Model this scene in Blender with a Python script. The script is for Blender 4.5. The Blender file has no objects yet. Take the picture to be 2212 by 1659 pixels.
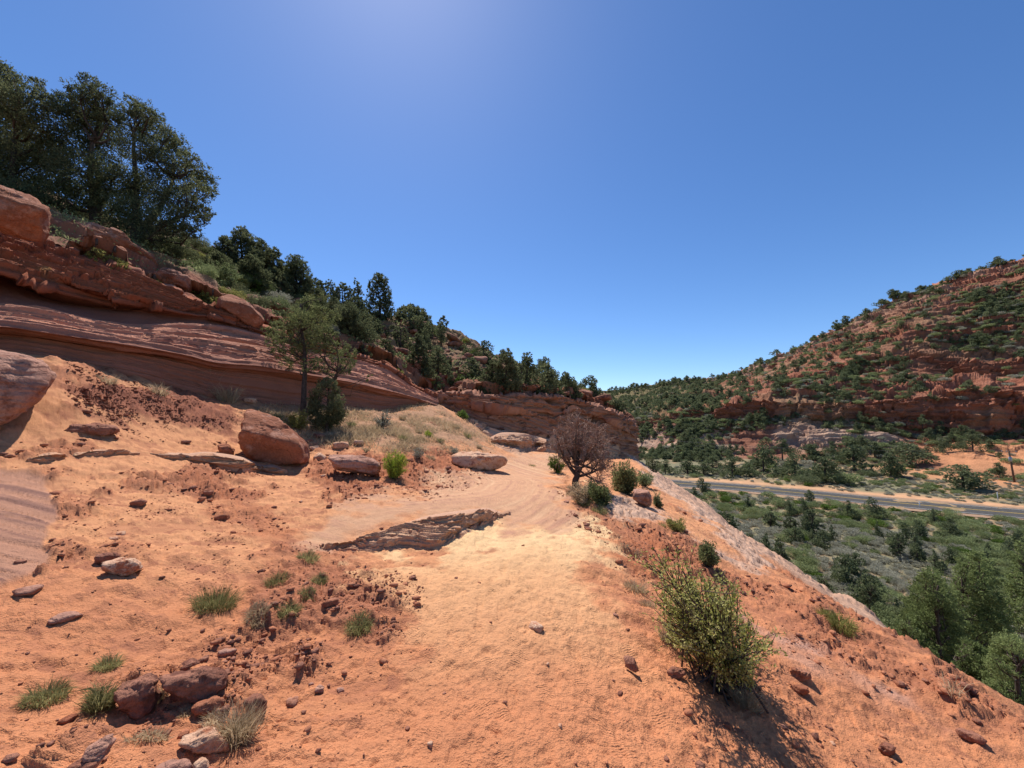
import bpy, bmesh, math, random
import numpy as np
from mathutils import Vector, Matrix
PI = math.pi
R = math.radians
random.seed(7)
rng = np.random.default_rng(7)
sc = bpy.context.scene
col = sc.collection

# ---------------------------------------------------------------- camera, light, exposure
PITCH = 5.2
camd = bpy.data.cameras.new("camera"); cam = bpy.data.objects.new("camera", camd); col.objects.link(cam)
camd.sensor_width = 36; camd.lens = 36 * .3757; camd.clip_start = .05; camd.clip_end = 5000
cam.location = (0, 0, 0); cam.rotation_euler = (R(90 + PITCH), 0, 0)
sc.camera = cam
SUN_AZ, SUN_EL = -21.0, 58.0         # degrees to the right of the view axis (+Y), above the horizon
world = bpy.data.worlds.new("World"); sc.world = world; world.use_nodes = True
wn = world.node_tree.nodes; wl = world.node_tree.links
for n in list(wn): wn.remove(n)
wo = wn.new('ShaderNodeOutputWorld'); wb = wn.new('ShaderNodeBackground'); ws = wn.new('ShaderNodeTexSky')
ws.sky_type = 'NISHITA'; ws.sun_disc = False; ws.sun_elevation = R(SUN_EL); ws.sun_rotation = R(SUN_AZ)
ws.altitude = 1700; ws.air_density = 1.0; ws.dust_density = .7; ws.ozone_density = 4.0
wh = wn.new('ShaderNodeHueSaturation'); wh.inputs['Saturation'].default_value = 1.17; wh.inputs['Hue'].default_value = .504
wl.new(ws.outputs[0], wh.inputs['Color']); wl.new(wh.outputs[0], wb.inputs['Color']); wl.new(wb.outputs[0], wo.inputs[0])
wb.inputs['Strength'].default_value = .124
sd = bpy.data.lights.new("sun", 'SUN'); so = bpy.data.objects.new("sun", sd); col.objects.link(so)
sd.energy = 5.0; sd.angle = R(.53); sd.color = (1, .955, .89)
sdir = Vector((math.sin(R(SUN_AZ)) * math.cos(R(SUN_EL)), math.cos(R(SUN_AZ)) * math.cos(R(SUN_EL)), math.sin(R(SUN_EL))))
so.rotation_euler = sdir.to_track_quat('Z', 'Y').to_euler(); so.location = (0, 0, 40)
sc.view_settings.view_transform = 'Standard'; sc.view_settings.look = 'None'
sc.view_settings.exposure = .34; sc.view_settings.gamma = 1
sc.cycles.max_bounces = 6; sc.cycles.diffuse_bounces = 2; sc.cycles.transmission_bounces = 3

# ---------------------------------------------------------------- measuring: photo coordinates <-> places
CP, SP, FD, CX, CY = math.cos(R(PITCH)), math.sin(R(PITCH)), 831., 1106., 829.5
def P(x, y, Y):
    "place seen at photo point x, y at the forward distance Y metres"
    x, y, Y = np.broadcast_arrays(np.asarray(x, float), np.asarray(y, float), np.asarray(Y, float))
    dx = (x - CX) / FD; zc = (CY - y) / FD; f = CP - zc * SP; t = Y / f
    return np.stack([dx * t, Y, (SP + zc * CP) * t], -1)
def Pz(x, y, z):
    dx = (x - CX) / FD; zc = (CY - y) / FD; t = z / (SP + zc * CP)
    return np.array([dx * t, (CP - zc * SP) * t, z])
def proj(p):
    d = p[..., 1] * CP + p[..., 2] * SP; d = np.where(d < .05, .05, d)
    return CX + FD * p[..., 0] / d, CY - FD * (-p[..., 1] * SP + p[..., 2] * CP) / d

# ---------------------------------------------------------------- noise
PERM = np.concatenate([np.random.default_rng(3).permutation(256)] * 3).astype(np.int32)
RV = np.random.default_rng(5).uniform(-1, 1, 256).astype(np.float32)
def vn(x, y, z=0., seed=0):
    "smooth value noise, -1..1"
    x, y, z = np.broadcast_arrays(np.asarray(x, np.float32), np.asarray(y, np.float32), np.asarray(z, np.float32))
    xi = np.floor(x); yi = np.floor(y); zi = np.floor(z)
    xf = x - xi; yf = y - yi; zf = z - zi
    xi = (xi.astype(np.int32) + seed * 17) & 255; yi = (yi.astype(np.int32) + seed * 29) & 255; zi = zi.astype(np.int32) & 255
    u = xf * xf * (3 - 2 * xf); v = yf * yf * (3 - 2 * yf); w = zf * zf * (3 - 2 * zf)
    def h(a, b, c): return RV[PERM[PERM[PERM[(xi + a) & 255] + ((yi + b) & 255)] + ((zi + c) & 255)]]
    def pl(c):
        a = h(0, 0, c); b = h(1, 0, c); a = a + u * (b - a)
        b = h(0, 1, c); d = h(1, 1, c); b = b + u * (d - b)
        return a + v * (b - a)
    a = pl(0)
    if np.any(zf): a = a + w * (pl(1) - a)
    return a
def fbm(x, y, z=0., oct=4, seed=0, gain=.5, ridged=False):
    s = 0; a = 1; t = 0; f = 1
    for i in range(oct):
        n = vn(x * f + i * 7.3, y * f + i * 3.1, z * f, seed + i)
        if ridged: n = 1 - 2 * np.abs(n)
        s = s + a * n; t += a; a *= gain; f *= 2.03
    return s / t
def sst(a, b, x):
    t = np.clip((x - a) / (b - a), 0, 1); return t * t * (3 - 2 * t)

# ---------------------------------------------------------------- mesh helpers
def mk_mesh(name, V, F, mats, C=None, smooth=False, mi=None):
    "V (n,3), F (m,k) array or list of arrays of faces with k corners; C (n,3) colours"
    m = bpy.data.meshes.new(name)
    Fs = F if isinstance(F, list) else [F]
    Fs = [np.asarray(f, np.int32) for f in Fs if len(f)]
    V = np.asarray(V, np.float32)
    m.vertices.add(len(V)); m.vertices.foreach_set('co', V.ravel())
    nl = sum(f.size for f in Fs); nf = sum(len(f) for f in Fs)
    m.loops.add(nl); m.loops.foreach_set('vertex_index', np.concatenate([f.ravel() for f in Fs]))
    m.polygons.add(nf)
    tot = np.concatenate([np.full(len(f), f.shape[1], np.int32) for f in Fs])
    m.polygons.foreach_set('loop_start', np.concatenate([[0], np.cumsum(tot)[:-1]]).astype(np.int32))
    m.polygons.foreach_set('loop_total', tot)
    if mi is not None: m.polygons.foreach_set('material_index', np.asarray(mi, np.int32))
    m.update(calc_edges=True)
    if smooth: m.polygons.foreach_set('use_smooth', np.ones(nf, bool))
    if C is not None:
        a = m.color_attributes.new('Col', 'FLOAT_COLOR', 'POINT')
        c4 = np.ones((len(V), 4), np.float32); c4[:, :3] = C; a.data.foreach_set('color', c4.ravel())
    for t in (mats if isinstance(mats, (list, tuple)) else [mats]): m.materials.append(t)
    return m
def grid_faces(nr, nc):
    i = np.arange(nr * nc).reshape(nr, nc)
    return np.stack([i[:-1, :-1], i[:-1, 1:], i[1:, 1:], i[1:, :-1]], -1).reshape(-1, 4)
def link(name, mesh, parent=None, loc=None):
    o = bpy.data.objects.new(name, mesh); col.objects.link(o)
    if parent: o.parent = parent
    if loc is not None: o.location = loc
    return o
def empty(name, loc):
    o = bpy.data.objects.new(name, None); col.objects.link(o); o.location = loc; o.empty_display_size = .2; return o
def tag(o, label=None, cat=None, group=None, kind=None):
    if label: o['label'] = label
    if cat: o['category'] = cat
    if group: o['group'] = group
    if kind: o['kind'] = kind
    return o
class MB:
    "collects pieces of one mesh"
    def __init__(s): s.V = []; s.F = {}; s.n = 0
    def add(s, V, F):
        V = np.asarray(V, float); F = np.asarray(F, int)
        s.V.append(V); s.F.setdefault(F.shape[1], []).append(F + s.n); s.n += len(V)
    def tube(s, pts, rad, k=6):
        pts = np.asarray(pts, float); n = len(pts); rad = np.broadcast_to(rad, n)
        T = np.gradient(pts, axis=0); T /= np.linalg.norm(T, axis=1)[:, None] + 1e-9
        ref = np.array([0, 0, 1.]) if abs(T[0, 2]) < .9 else np.array([1., 0, 0])
        A = np.cross(T, ref); A /= np.linalg.norm(A, axis=1)[:, None] + 1e-9; B = np.cross(T, A)
        th = np.arange(k) * 2 * PI / k
        V = pts[:, None] + rad[:, None, None] * (A[:, None] * np.cos(th)[None, :, None] + B[:, None] * np.sin(th)[None, :, None])
        i = np.arange(n * k).reshape(n, k); j = np.roll(i, -1, 1)
        s.add(V.reshape(-1, 3), np.stack([i[:-1], j[:-1], j[1:], i[1:]], -1).reshape(-1, 4))
        s.F.setdefault(k, []).append((i[-1] + s.n - n * k)[None]); s.F[k].append((i[0][::-1] + s.n - n * k)[None])
    def box(s, c, d, rz=0):
        c = np.asarray(c, float); q = np.array([[x, y, z] for x in (-1, 1) for y in (-1, 1) for z in (-1, 1)], float) * np.asarray(d, float) / 2
        ca, sa = math.cos(rz), math.sin(rz); q = np.stack([q[:, 0] * ca - q[:, 1] * sa, q[:, 0] * sa + q[:, 1] * ca, q[:, 2]], -1)
        s.add(q + c, [[0, 1, 3, 2], [4, 6, 7, 5], [0, 4, 5, 1], [2, 3, 7, 6], [0, 2, 6, 4], [1, 5, 7, 3]])
    def mesh(s, name, mat, smooth=False):
        return mk_mesh(name, np.concatenate(s.V), [np.concatenate(v) for v in s.F.values()], mat, smooth=smooth)

# ---------------------------------------------------------------- materials
def nodes(name):
    m = bpy.data.materials.new(name); m.use_nodes = True; nt = m.node_tree
    for n in list(nt.nodes): nt.nodes.remove(n)
    out = nt.nodes.new('ShaderNodeOutputMaterial')
    def N(t, **kw):
        n = nt.nodes.new(t)
        for k, v in kw.items():
            if k in n.inputs: n.inputs[k].default_value = v
            else: setattr(n, k, v)
        return n
    return m, nt, N, (lambda a, b: nt.links.new(a, b)), out
def mathn(N, L, op, a, b=None, c=None):
    n = N('ShaderNodeMath', operation=op)
    for i, v in enumerate((a, b, c)):
        if v is None: continue
        if isinstance(v, (int, float)): n.inputs[i].default_value = v
        else: L(v, n.inputs[i])
    return n.outputs[0]
def mat_attr(name, scale=8., var=.16, bump=.03, rough=.95, tread=False, scale2=60.):
    "mineral surface: the surface's own colour (attribute) with fine mottling, grains and bump"
    m, nt, N, L, out = nodes(name)
    b = N('ShaderNodeBsdfPrincipled', Roughness=rough); b.inputs['Specular IOR Level'].default_value = .15
    at = N('ShaderNodeAttribute', attribute_name='Col'); tc = N('ShaderNodeNewGeometry')
    n1 = N('ShaderNodeTexNoise', Scale=scale, Detail=7., Roughness=.62); L(tc.outputs['Position'], n1.inputs['Vector'])
    n2 = N('ShaderNodeTexNoise', Scale=scale2, Detail=3., Roughness=.7); L(tc.outputs['Position'], n2.inputs['Vector'])
    mx = mathn(N, L, 'ADD', mathn(N, L, 'MULTIPLY', n1.outputs[0], .6), mathn(N, L, 'MULTIPLY', n2.outputs[0], .4))
    mr = N('ShaderNodeMapRange'); mr.inputs['From Min'].default_value = .3; mr.inputs['From Max'].default_value = .7
    mr.inputs['To Min'].default_value = 1 - var; mr.inputs['To Max'].default_value = 1 + var
    L(mx, mr.inputs['Value'])
    vm = N('ShaderNodeVectorMath', operation='SCALE'); L(at.outputs['Color'], vm.inputs[0]); L(mr.outputs[0], vm.inputs['Scale'])
    L(vm.outputs[0], b.inputs['Base Color'])
    n4 = N('ShaderNodeTexNoise', Scale=scale2 * 3.2, Detail=2., Roughness=.6); L(tc.outputs['Position'], n4.inputs['Vector'])
    h = mathn(N, L, 'ADD', mathn(N, L, 'ADD', mathn(N, L, 'MULTIPLY', n1.outputs[0], .7), mathn(N, L, 'MULTIPLY', n2.outputs[0], .42)), mathn(N, L, 'MULTIPLY', n4.outputs[0], .13))
    bp = N('ShaderNodeBump', Strength=1., Distance=bump); L(h, bp.inputs['Height'])
    last = bp
    if tread:   # shoe and tyre treads pressed into the sand: every print has its own direction
        vo = N('ShaderNodeTexVoronoi', feature='F1', Scale=6.5); L(tc.outputs['Position'], vo.inputs['Vector'])
        sp = N('ShaderNodeSeparateColor'); L(vo.outputs['Color'], sp.inputs[0])
        ang = mathn(N, L, 'MULTIPLY_ADD', sp.outputs[0], 1.6, .7)
        sx = N('ShaderNodeSeparateXYZ'); L(tc.outputs['Position'], sx.inputs[0])
        u = mathn(N, L, 'ADD', mathn(N, L, 'MULTIPLY', sx.outputs[0], mathn(N, L, 'COSINE', ang)), mathn(N, L, 'MULTIPLY', sx.outputs[1], mathn(N, L, 'SINE', ang)))
        u2 = mathn(N, L, 'SUBTRACT', mathn(N, L, 'MULTIPLY', sx.outputs[1], mathn(N, L, 'COSINE', ang)), mathn(N, L, 'MULTIPLY', sx.outputs[0], mathn(N, L, 'SINE', ang)))
        wob = mathn(N, L, 'MULTIPLY', n1.outputs[0], 12.)
        s1 = mathn(N, L, 'SINE', mathn(N, L, 'ADD', mathn(N, L, 'MULTIPLY', u, 420.), wob))
        s2 = mathn(N, L, 'SINE', mathn(N, L, 'ADD', mathn(N, L, 'MULTIPLY', u2, 150.), wob))
        s = mathn(N, L, 'MULTIPLY', mathn(N, L, 'ADD', s1, mathn(N, L, 'MULTIPLY', s2, .7)), .3)
        msk = N('ShaderNodeAttribute', attribute_name='Tread')
        ed = N('ShaderNodeMapRange'); ed.inputs['From Min'].default_value = .35; ed.inputs['From Max'].default_value = .7
        L(sp.outputs[1], ed.inputs['Value'])
        dd = N('ShaderNodeMapRange'); dd.inputs['From Min'].default_value = .6; dd.inputs['From Max'].default_value = .35
        L(vo.outputs['Distance'], dd.inputs['Value'])
        s = mathn(N, L, 'MULTIPLY', mathn(N, L, 'MULTIPLY', mathn(N, L, 'MULTIPLY', s, msk.outputs['Fac']), ed.outputs[0]), dd.outputs[0])
        b2 = N('ShaderNodeBump', Strength=1., Distance=.0055); L(s, b2.inputs['Height']); L(bp.outputs[0], b2.inputs['Normal']); last = b2
    L(last.outputs[0], b.inputs['Normal']); L(b.outputs[0], out.inputs[0])
    return m
def mat_rock(name, c1, c2, c3, scale=2., bump=.03, layer=0., amt3=.5):
    "stone: two mottled colours and a third dusty one on patches, optional bedding lines"
    m, nt, N, L, out = nodes(name)
    b = N('ShaderNodeBsdfPrincipled', Roughness=.93); b.inputs['Specular IOR Level'].default_value = .15
    tc = N('ShaderNodeNewGeometry')
    n1 = N('ShaderNodeTexNoise', Scale=scale, Detail=8., Roughness=.65); L(tc.outputs['Position'], n1.inputs['Vector'])
    n2 = N('ShaderNodeTexNoise', Scale=scale * 14, Detail=5., Roughness=.7); L(tc.outputs['Position'], n2.inputs['Vector'])
    r = N('ShaderNodeValToRGB'); r.color_ramp.elements[0].position = .38; r.color_ramp.elements[1].position = .62
    r.color_ramp.elements[0].color = (*c1, 1); r.color_ramp.elements[1].color = (*c2, 1); L(n1.outputs[0], r.inputs[0])
    n3 = N('ShaderNodeTexNoise', Scale=scale * 1.7, Detail=6., Roughness=.7); mp = N('ShaderNodeMapping'); mp.inputs['Location'].default_value = (4, 9, 2)
    L(tc.outputs['Position'], mp.inputs[0]); L(mp.outputs[0], n3.inputs['Vector'])
    f = N('ShaderNodeMapRange'); f.inputs['From Min'].default_value = .60 - .16 * amt3; f.inputs['From Max'].default_value = .66 - .1 * amt3; L(n3.outputs[0], f.inputs['Value'])
    mx = N('ShaderNodeMix', data_type='RGBA'); L(f.outputs[0], mx.inputs[0]); L(r.outputs[0], mx.inputs[6]); mx.inputs[7].default_value = (*c3, 1)
    g = N('ShaderNodeMapRange'); g.inputs['From Min'].default_value = .3; g.inputs['From Max'].default_value = .7; g.inputs['To Min'].default_value = .72; g.inputs['To Max'].default_value = 1.17; wh.inputs['Hue'].default_value = .504
    L(n2.outputs[0], g.inputs['Value'])
    vm = N('ShaderNodeVectorMath', operation='SCALE'); L(mx.outputs[2], vm.inputs[0]); L(g.outputs[0], vm.inputs['Scale']); L(vm.outputs[0], b.inputs['Base Color'])
    vr = N('ShaderNodeTexVoronoi', feature='DISTANCE_TO_EDGE', Scale=scale * 1.6); L(tc.outputs['Position'], vr.inputs['Vector'])
    ck = N('ShaderNodeMapRange'); ck.inputs['From Max'].default_value = .04; L(vr.outputs[0], ck.inputs['Value'])
    h = mathn(N, L, 'ADD', mathn(N, L, 'ADD', n1.outputs[0], mathn(N, L, 'MULTIPLY', n2.outputs[0], .55)), mathn(N, L, 'MULTIPLY', ck.outputs[0], .18))
    if layer:
        w = N('ShaderNodeTexWave', bands_direction='Z', Scale=layer, Distortion=6., Detail=4.); w.inputs['Detail Scale'].default_value = 1.5
        L(tc.outputs['Position'], w.inputs['Vector']); h = mathn(N, L, 'ADD', h, mathn(N, L, 'MULTIPLY', w.outputs[1], .35))
    bp = N('ShaderNodeBump', Strength=1., Distance=bump * 1.7); L(h, bp.inputs['Height']); L(bp.outputs[0], b.inputs['Normal']); L(b.outputs[0], out.inputs[0])
    return m
def mat_leaf(name, c1, c2, trans=.35, scale=1.5):
    m, nt, N, L, out = nodes(name)
    tc = N('ShaderNodeNewGeometry'); n = N('ShaderNodeTexNoise', Scale=scale, Detail=4.); L(tc.outputs['Position'], n.inputs['Vector'])
    oi = N('ShaderNodeObjectInfo')
    v = mathn(N, L, 'ADD', mathn(N, L, 'ADD', mathn(N, L, 'MULTIPLY', n.outputs[0], .5), mathn(N, L, 'MULTIPLY', tc.outputs['Random Per Island'], .45)), mathn(N, L, 'MULTIPLY', oi.outputs['Random'], .2))
    r = N('ShaderNodeValToRGB'); r.color_ramp.elements[0].position = .3; r.color_ramp.elements[1].position = .85
    r.color_ramp.elements[0].color = (*c1, 1); r.color_ramp.elements[1].color = (*c2, 1); L(v, r.inputs[0])
    d = N('ShaderNodeBsdfDiffuse'); t = N('ShaderNodeBsdfTranslucent'); L(r.outputs[0], d.inputs[0]); L(r.outputs[0], t.inputs[0])
    mx = N('ShaderNodeMixShader', Fac=trans); L(d.outputs[0], mx.inputs[1]); L(t.outputs[0], mx.inputs[2]); L(mx.outputs[0], out.inputs[0])
    return m
def mat_plain(name, c, rough=.8, metal=0., var=.15, scale=10.):
    m, nt, N, L, out = nodes(name)
    b = N('ShaderNodeBsdfPrincipled', Roughness=rough, Metallic=metal); b.inputs['Specular IOR Level'].default_value = .5 if rough < .7 else .15
    tc = N('ShaderNodeNewGeometry'); n = N('ShaderNodeTexNoise', Scale=scale, Detail=6.); L(tc.outputs['Position'], n.inputs['Vector'])
    r = N('ShaderNodeValToRGB'); r.color_ramp.elements[0].position = .3; r.color_ramp.elements[1].position = .7
    r.color_ramp.elements[0].color = (*[v * (1 - var) for v in c], 1); r.color_ramp.elements[1].color = (*[v * (1 + var) for v in c], 1)
    L(n.outputs[0], r.inputs[0]); L(r.outputs[0], b.inputs['Base Color']); L(b.outputs[0], out.inputs[0])
    return m
M = {}
M['ground'] = mat_attr('sandy_ground', 6., .17, .045, tread=True, scale2=55)
M['wall'] = mat_attr('layered_sandstone', 3., .14, .05, scale2=28)
M['hill'] = mat_attr('hillside', .5, .28, .7, scale2=3.)
M['red'] = mat_rock('red_sandstone', (.25, .085, .045), (.36, .14, .075), (.42, .20, .13), 1.6, .03)
M['brown'] = mat_rock('brown_sandstone', (.27, .105, .065), (.40, .18, .115), (.19, .075, .05), 2.5, .03)
M['pink'] = mat_rock('pink_sandstone', (.40, .20, .14), (.50, .27, .19), (.27, .12, .08), 2., .03, layer=3.)
M['pale'] = mat_rock('pale_sandstone', (.52, .28, .17), (.66, .42, .28), (.40, .15, .08), 5., .012)
M['scree'] = mat_rock('scree_stone', (.27, .11, .07), (.40, .19, .125), (.20, .08, .05), 1., .04)
M['dirt'] = mat_rock('dark_red_clods', (.24, .085, .05), (.34, .13, .075), (.18, .065, .04), 4., .01)
M['crumb'] = mat_rock('soil_crumbs', (.40, .15, .08), (.50, .21, .11), (.30, .11, .06), 4., .01)
M['bark'] = mat_plain('juniper_bark', (.075, .055, .045), .95, scale=14, var=.4)
M['deadwood'] = mat_plain('dead_twigs', (.27, .165, .125), .95, scale=8, var=.4)
M['juniper'] = mat_leaf('juniper_foliage', (.065, .080, .040), (.19, .20, .10), .45, 1.2)
M['juniper_light'] = mat_leaf('light_juniper_foliage', (.085, .105, .04), (.24, .25, .11), .45, 2.)
M['juniper_green'] = mat_leaf('green_juniper_foliage', (.095, .125, .045), (.28, .33, .13), .45, 1.5)
M['juniper_far'] = mat_leaf('distant_juniper_foliage', (.075, .098, .048), (.20, .22, .115), .35, .3)
M['green'] = mat_leaf('green_shrub_leaves', (.06, .10, .02), (.15, .22, .05), .4, 2.)
M['valley'] = mat_leaf('valley_shrub_leaves', (.115, .14, .062), (.33, .37, .17), .38, .22)
M['sage'] = mat_leaf('sagebrush_leaves', (.23, .225, .165), (.45, .43, .33), .25, .6)
M['creosote'] = mat_leaf('small_olive_leaves', (.24, .25, .05), (.70, .66, .28), .5, 8.)
M['drygrass'] = mat_leaf('dry_grass_blades', (.34, .245, .14), (.64, .49, .31), .4, 3.)
M['greygrass'] = mat_leaf('grey_green_grass_blades', (.15, .14, .05), (.42, .38, .17), .35, 6.)
M['brightgreen'] = mat_leaf('bright_green_shrub', (.16, .22, .02), (.38, .46, .07), .4, 5.)
M['yellowgreen'] = mat_leaf('yellow_green_shrub', (.16, .16, .04), (.38, .36, .12), .4, 3.)
# ================================================================ TERRAIN
# ---- the ground near the trail: heights measured at known places
CZ = [  # photo x, y, height (below the eye)
 (1106,1659,-1.6),(1106,1400,-1.6),(1130,1210,-1.58),(1180,1100,-1.56),(1200,1040,-1.6),(700,1659,-1.58),(400,1659,-1.52),(0,1659,-1.42),
 (0,1400,-1.35),(0,1250,-1.22),(0,1120,-1.0),(0,1040,-.8),(150,1400,-1.42),(300,1500,-1.5),(250,1250,-1.3),(450,1350,-1.52),
 (550,1250,-1.45),(600,1400,-1.6),(780,1290,-1.52),(850,1400,-1.62),(640,1180,-1.44),(400,1150,-1.3),(250,1120,-1.15),
 (760,1192,-1.6),(870,1192,-1.6),(960,1190,-1.6),(1080,1130,-1.6),(700,1130,-1.42),(860,1118,-1.42),(970,1098,-1.42),(1070,1094,-1.5),
 (1300,1180,-1.63),(1300,1080,-1.68),(1400,1120,-1.85),(1400,1300,-1.75),(1550,1480,-1.9),(1500,1250,-2.05),(1400,1659,-1.72),(1700,1659,-1.98),
 (2000,1659,-2.25),(2212,1659,-2.4),(1800,1500,-2.12),(1700,1380,-2.12),(1600,1300,-2.12),(1900,1580,-2.25),(2050,1540,-2.35),(1240,1040,-1.78)]
CY_ = [  # photo x, y, forward distance
 (100,870,7.0),(130,786,8.4),(0,900,6.4),(0,760,8.1),(200,792,9.3),(300,820,10.),(400,846,11),(470,862,11.8),(300,1000,6.6),(300,920,8.2),
 (150,960,6.5),(450,1100,5.5),(450,1000,7.8),(600,1020,8.3),(740,1040,8.0),(850,1040,8.3),(1000,1012,11),(900,1050,8.4),(1090,1000,13.2),
 (655,900,13),(740,940,11.4),(850,890,16.5),(930,868,19.5),(800,965,10.8),(1000,930,16),(1060,958,16.4),(1050,942,18),(560,872,12.7),
 (650,878,13.8),(750,878,15.2),(830,888,16.5),(450,930,9.6),(560,950,10),(900,990,10.8),(940,960,12.5),(1190,1000,15),(1180,978,19),(1117,982,20),
 (1240,990,23),(1300,990,25),(1345,990,27),(1330,1030,14.5)]
RIM = np.array([(3.9, -6, -2.35), (4.1, 3.3, -2.4), (4.3, 4.7, -2.45), (4.65, 6.8, -2.6), (5.3, 10.3, -2.7), (6.0, 16.3, -2.8), (7.4, 22, -2.7), (8.6, 27, -2.7), (9.2, 32, -2.8), (7, 38, -2.8), (3, 44, -2.8), (-30, 70, -2.8), (-90, 110, -2.8)])
cp = [Pz(*c) for c in CZ] + [P(*c) for c in CY_] + [np.array(r) for r in RIM[:11]]
cp += [np.array(v) for v in [(0, 0, -1.6), (-3, 0, -1.45), (3, 0, -2.1), (0, -4, -1.6), (-6, -3, -1.2), (-8, 1, -.6), (-11, 4, .4), (-12, 6.5, 1.0),
        (-3, 24, .2), (-8, 20, 1.), (-12, 15, 1.), (-16, 12, 1.), (0, 28, -1.), (4, 32, -2.), (0, 40, -1.5), (-20, 22, 1.5), (-15, 40, 0), (-40, 40, 0), (-40, 10, 1.5), (-30, 0, 1)]]
cp = np.array(cp); CXY = cp[:, :2]
def tpk(d2): return .5 * d2 * np.log(d2 + 1e-9)
n_ = len(cp)
A = np.zeros((n_ + 3, n_ + 3)); d2 = ((CXY[:, None] - CXY[None]) ** 2).sum(-1)
A[:n_, :n_] = tpk(d2) + np.eye(n_) * .02; A[:n_, n_] = 1; A[:n_, n_ + 1:] = CXY; A[n_:, :n_] = A[:n_, n_:].T
W = np.linalg.solve(A, np.concatenate([cp[:, 2], np.zeros(3)]))
def tps(x, y):
    sh = x.shape; x = x.ravel(); y = y.ravel(); out = np.empty(len(x))
    for i in range(0, len(x), 60000):
        a = x[i:i + 60000]; b = y[i:i + 60000]
        k = tpk((a[:, None] - CXY[None, :, 0]) ** 2 + (b[:, None] - CXY[None, :, 1]) ** 2)
        out[i:i + 60000] = k @ W[:n_] + W[n_] + W[n_ + 1] * a + W[n_ + 2] * b
    return out.reshape(sh)
VZ = -14.
ROADC = [(150, 12), (110, 37), (75, 58), (55.3, 68.5), (44, 77), (32.7, 87), (20, 97), (4, 107), (-20, 118), (-60, 130)]
# the road: centre line through the measured places
rpx = [(2212, 1110.5), (1943, 1087), (1767, 1069), (1591, 1052.5), (1415, 1041)]
rw = [Pz(a, b, VZ) for a, b in rpx]
d0 = rw[0] - rw[1]; d1 = rw[-1] - rw[-2]
ROAD = np.array([rw[0][:2] + d0[:2] * 3, rw[0][:2] + d0[:2] * 1.5] + [r[:2] for r in rw] + [rw[-1][:2] + d1[:2] * 1., rw[-1][:2] + d1[:2] * 2.2 + [-6, 0], rw[-1][:2] + d1[:2] * 4 + [-30, -10]])
def catmull(p, n):
    p = np.asarray(p, float); q = np.concatenate([[2 * p[0] - p[1]], p, [2 * p[-1] - p[-2]]]); out = []
    t = np.linspace(0, 1, n, endpoint=False)[:, None]
    for i in range(len(p) - 1):
        a, b, c, d = q[i:i + 4]
        out.append(.5 * (2 * b + (c - a) * t + (2 * a - 5 * b + 4 * c - d) * t ** 2 + (3 * b - a - 3 * c + d) * t ** 3))
    return np.concatenate(out + [p[-1:]])
ROADL = catmull(ROAD, 12)
def line_dist(x, y, L):
    "distance to a polyline and signed side (+ = beyond, away from the camera)"
    best = np.full(x.shape, 1e9); side = np.zeros(x.shape)
    for a, b in zip(L[:-1], L[1:]):
        ab = b - a; t = np.clip(((x - a[0]) * ab[0] + (y - a[1]) * ab[1]) / (ab @ ab), 0, 1)
        dx = x - a[0] - t * ab[0]; dy = y - a[1] - t * ab[1]; d = np.hypot(dx, dy)
        s = np.sign(dy * 1. + dx * .5); m = d < best; best = np.where(m, d, best); side = np.where(m, s, side)
    return best, side
def valley(x, y):
    r, s = line_dist(x, y, ROADL)
    sd = r * s
    v = VZ + .5 * fbm(x / 14, y / 14, oct=3, seed=4) * sst(7, 16, r)
    v = v + sst(12, 60, sd) * 1.4 * sst(0, 60, x)
    v = v - 1.2 * np.exp(-((sd + 22) / 5.) ** 2) * (.5 + .5 * vn(x / 9, y / 9, 0, 3)) * sst(20, 40, y)
    return np.where(r < 6.5, VZ - .05, v)
def rimx(y): return np.interp(y, RIM[:, 1], RIM[:, 0])
def H0(x, y):
    x = np.asarray(x, float); y = np.asarray(y, float)
    rx = rimx(y) - .12 + (.2 + .3 * sst(5, 10, y)) * vn(y / 1.9, 0, 0, 8) + .12 * vn(y / .7, 0, 0, 9) + .06 * vn(y / .3, 0, 0, 10) ; d = x - rx
    near = np.clip(tps(np.minimum(x, rx + .3), np.minimum(y, 60)), -3.2, 3.5)
    f = np.where(d > 0, .42 * d + .055 * d ** 2 , 0); f = np.where(d > 7, .42 * 7 + .055 * 49 + (d - 7) * 1.0, f)
    near = near - f
    v = valley(x, y)
    k = 1.2; h = np.clip(.5 + .5 * (near - v) / k, 0, 1)
    return v + (near - v) * h + k * h * (1 - h)
def seg_mask(px, py, poly, soft, wob):
    "soft mask of a polygon given in photo coordinates on the ground sheet"
    poly = np.asarray(poly, float); ins = np.zeros(px.shape, bool); best = np.full(px.shape, 1e9)
    n = len(poly)
    for i in range(n):
        a = poly[i]; b = poly[(i + 1) % n]; ab = b - a
        t = np.clip(((px - a[0]) * ab[0] + (py - a[1]) * ab[1]) / (ab @ ab), 0, 1)
        best = np.minimum(best, np.hypot(px - a[0] - t * ab[0], py - a[1] - t * ab[1]))
        c = ((a[1] > py) != (b[1] > py)) & (px < (b[0] - a[0]) * (py - a[1]) / (b[1] - a[1] + 1e-9) + a[0]); ins ^= c
    s = np.where(ins, best, -best) + wob * soft
    return sst(-soft * .5, soft * .5, s)

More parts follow.
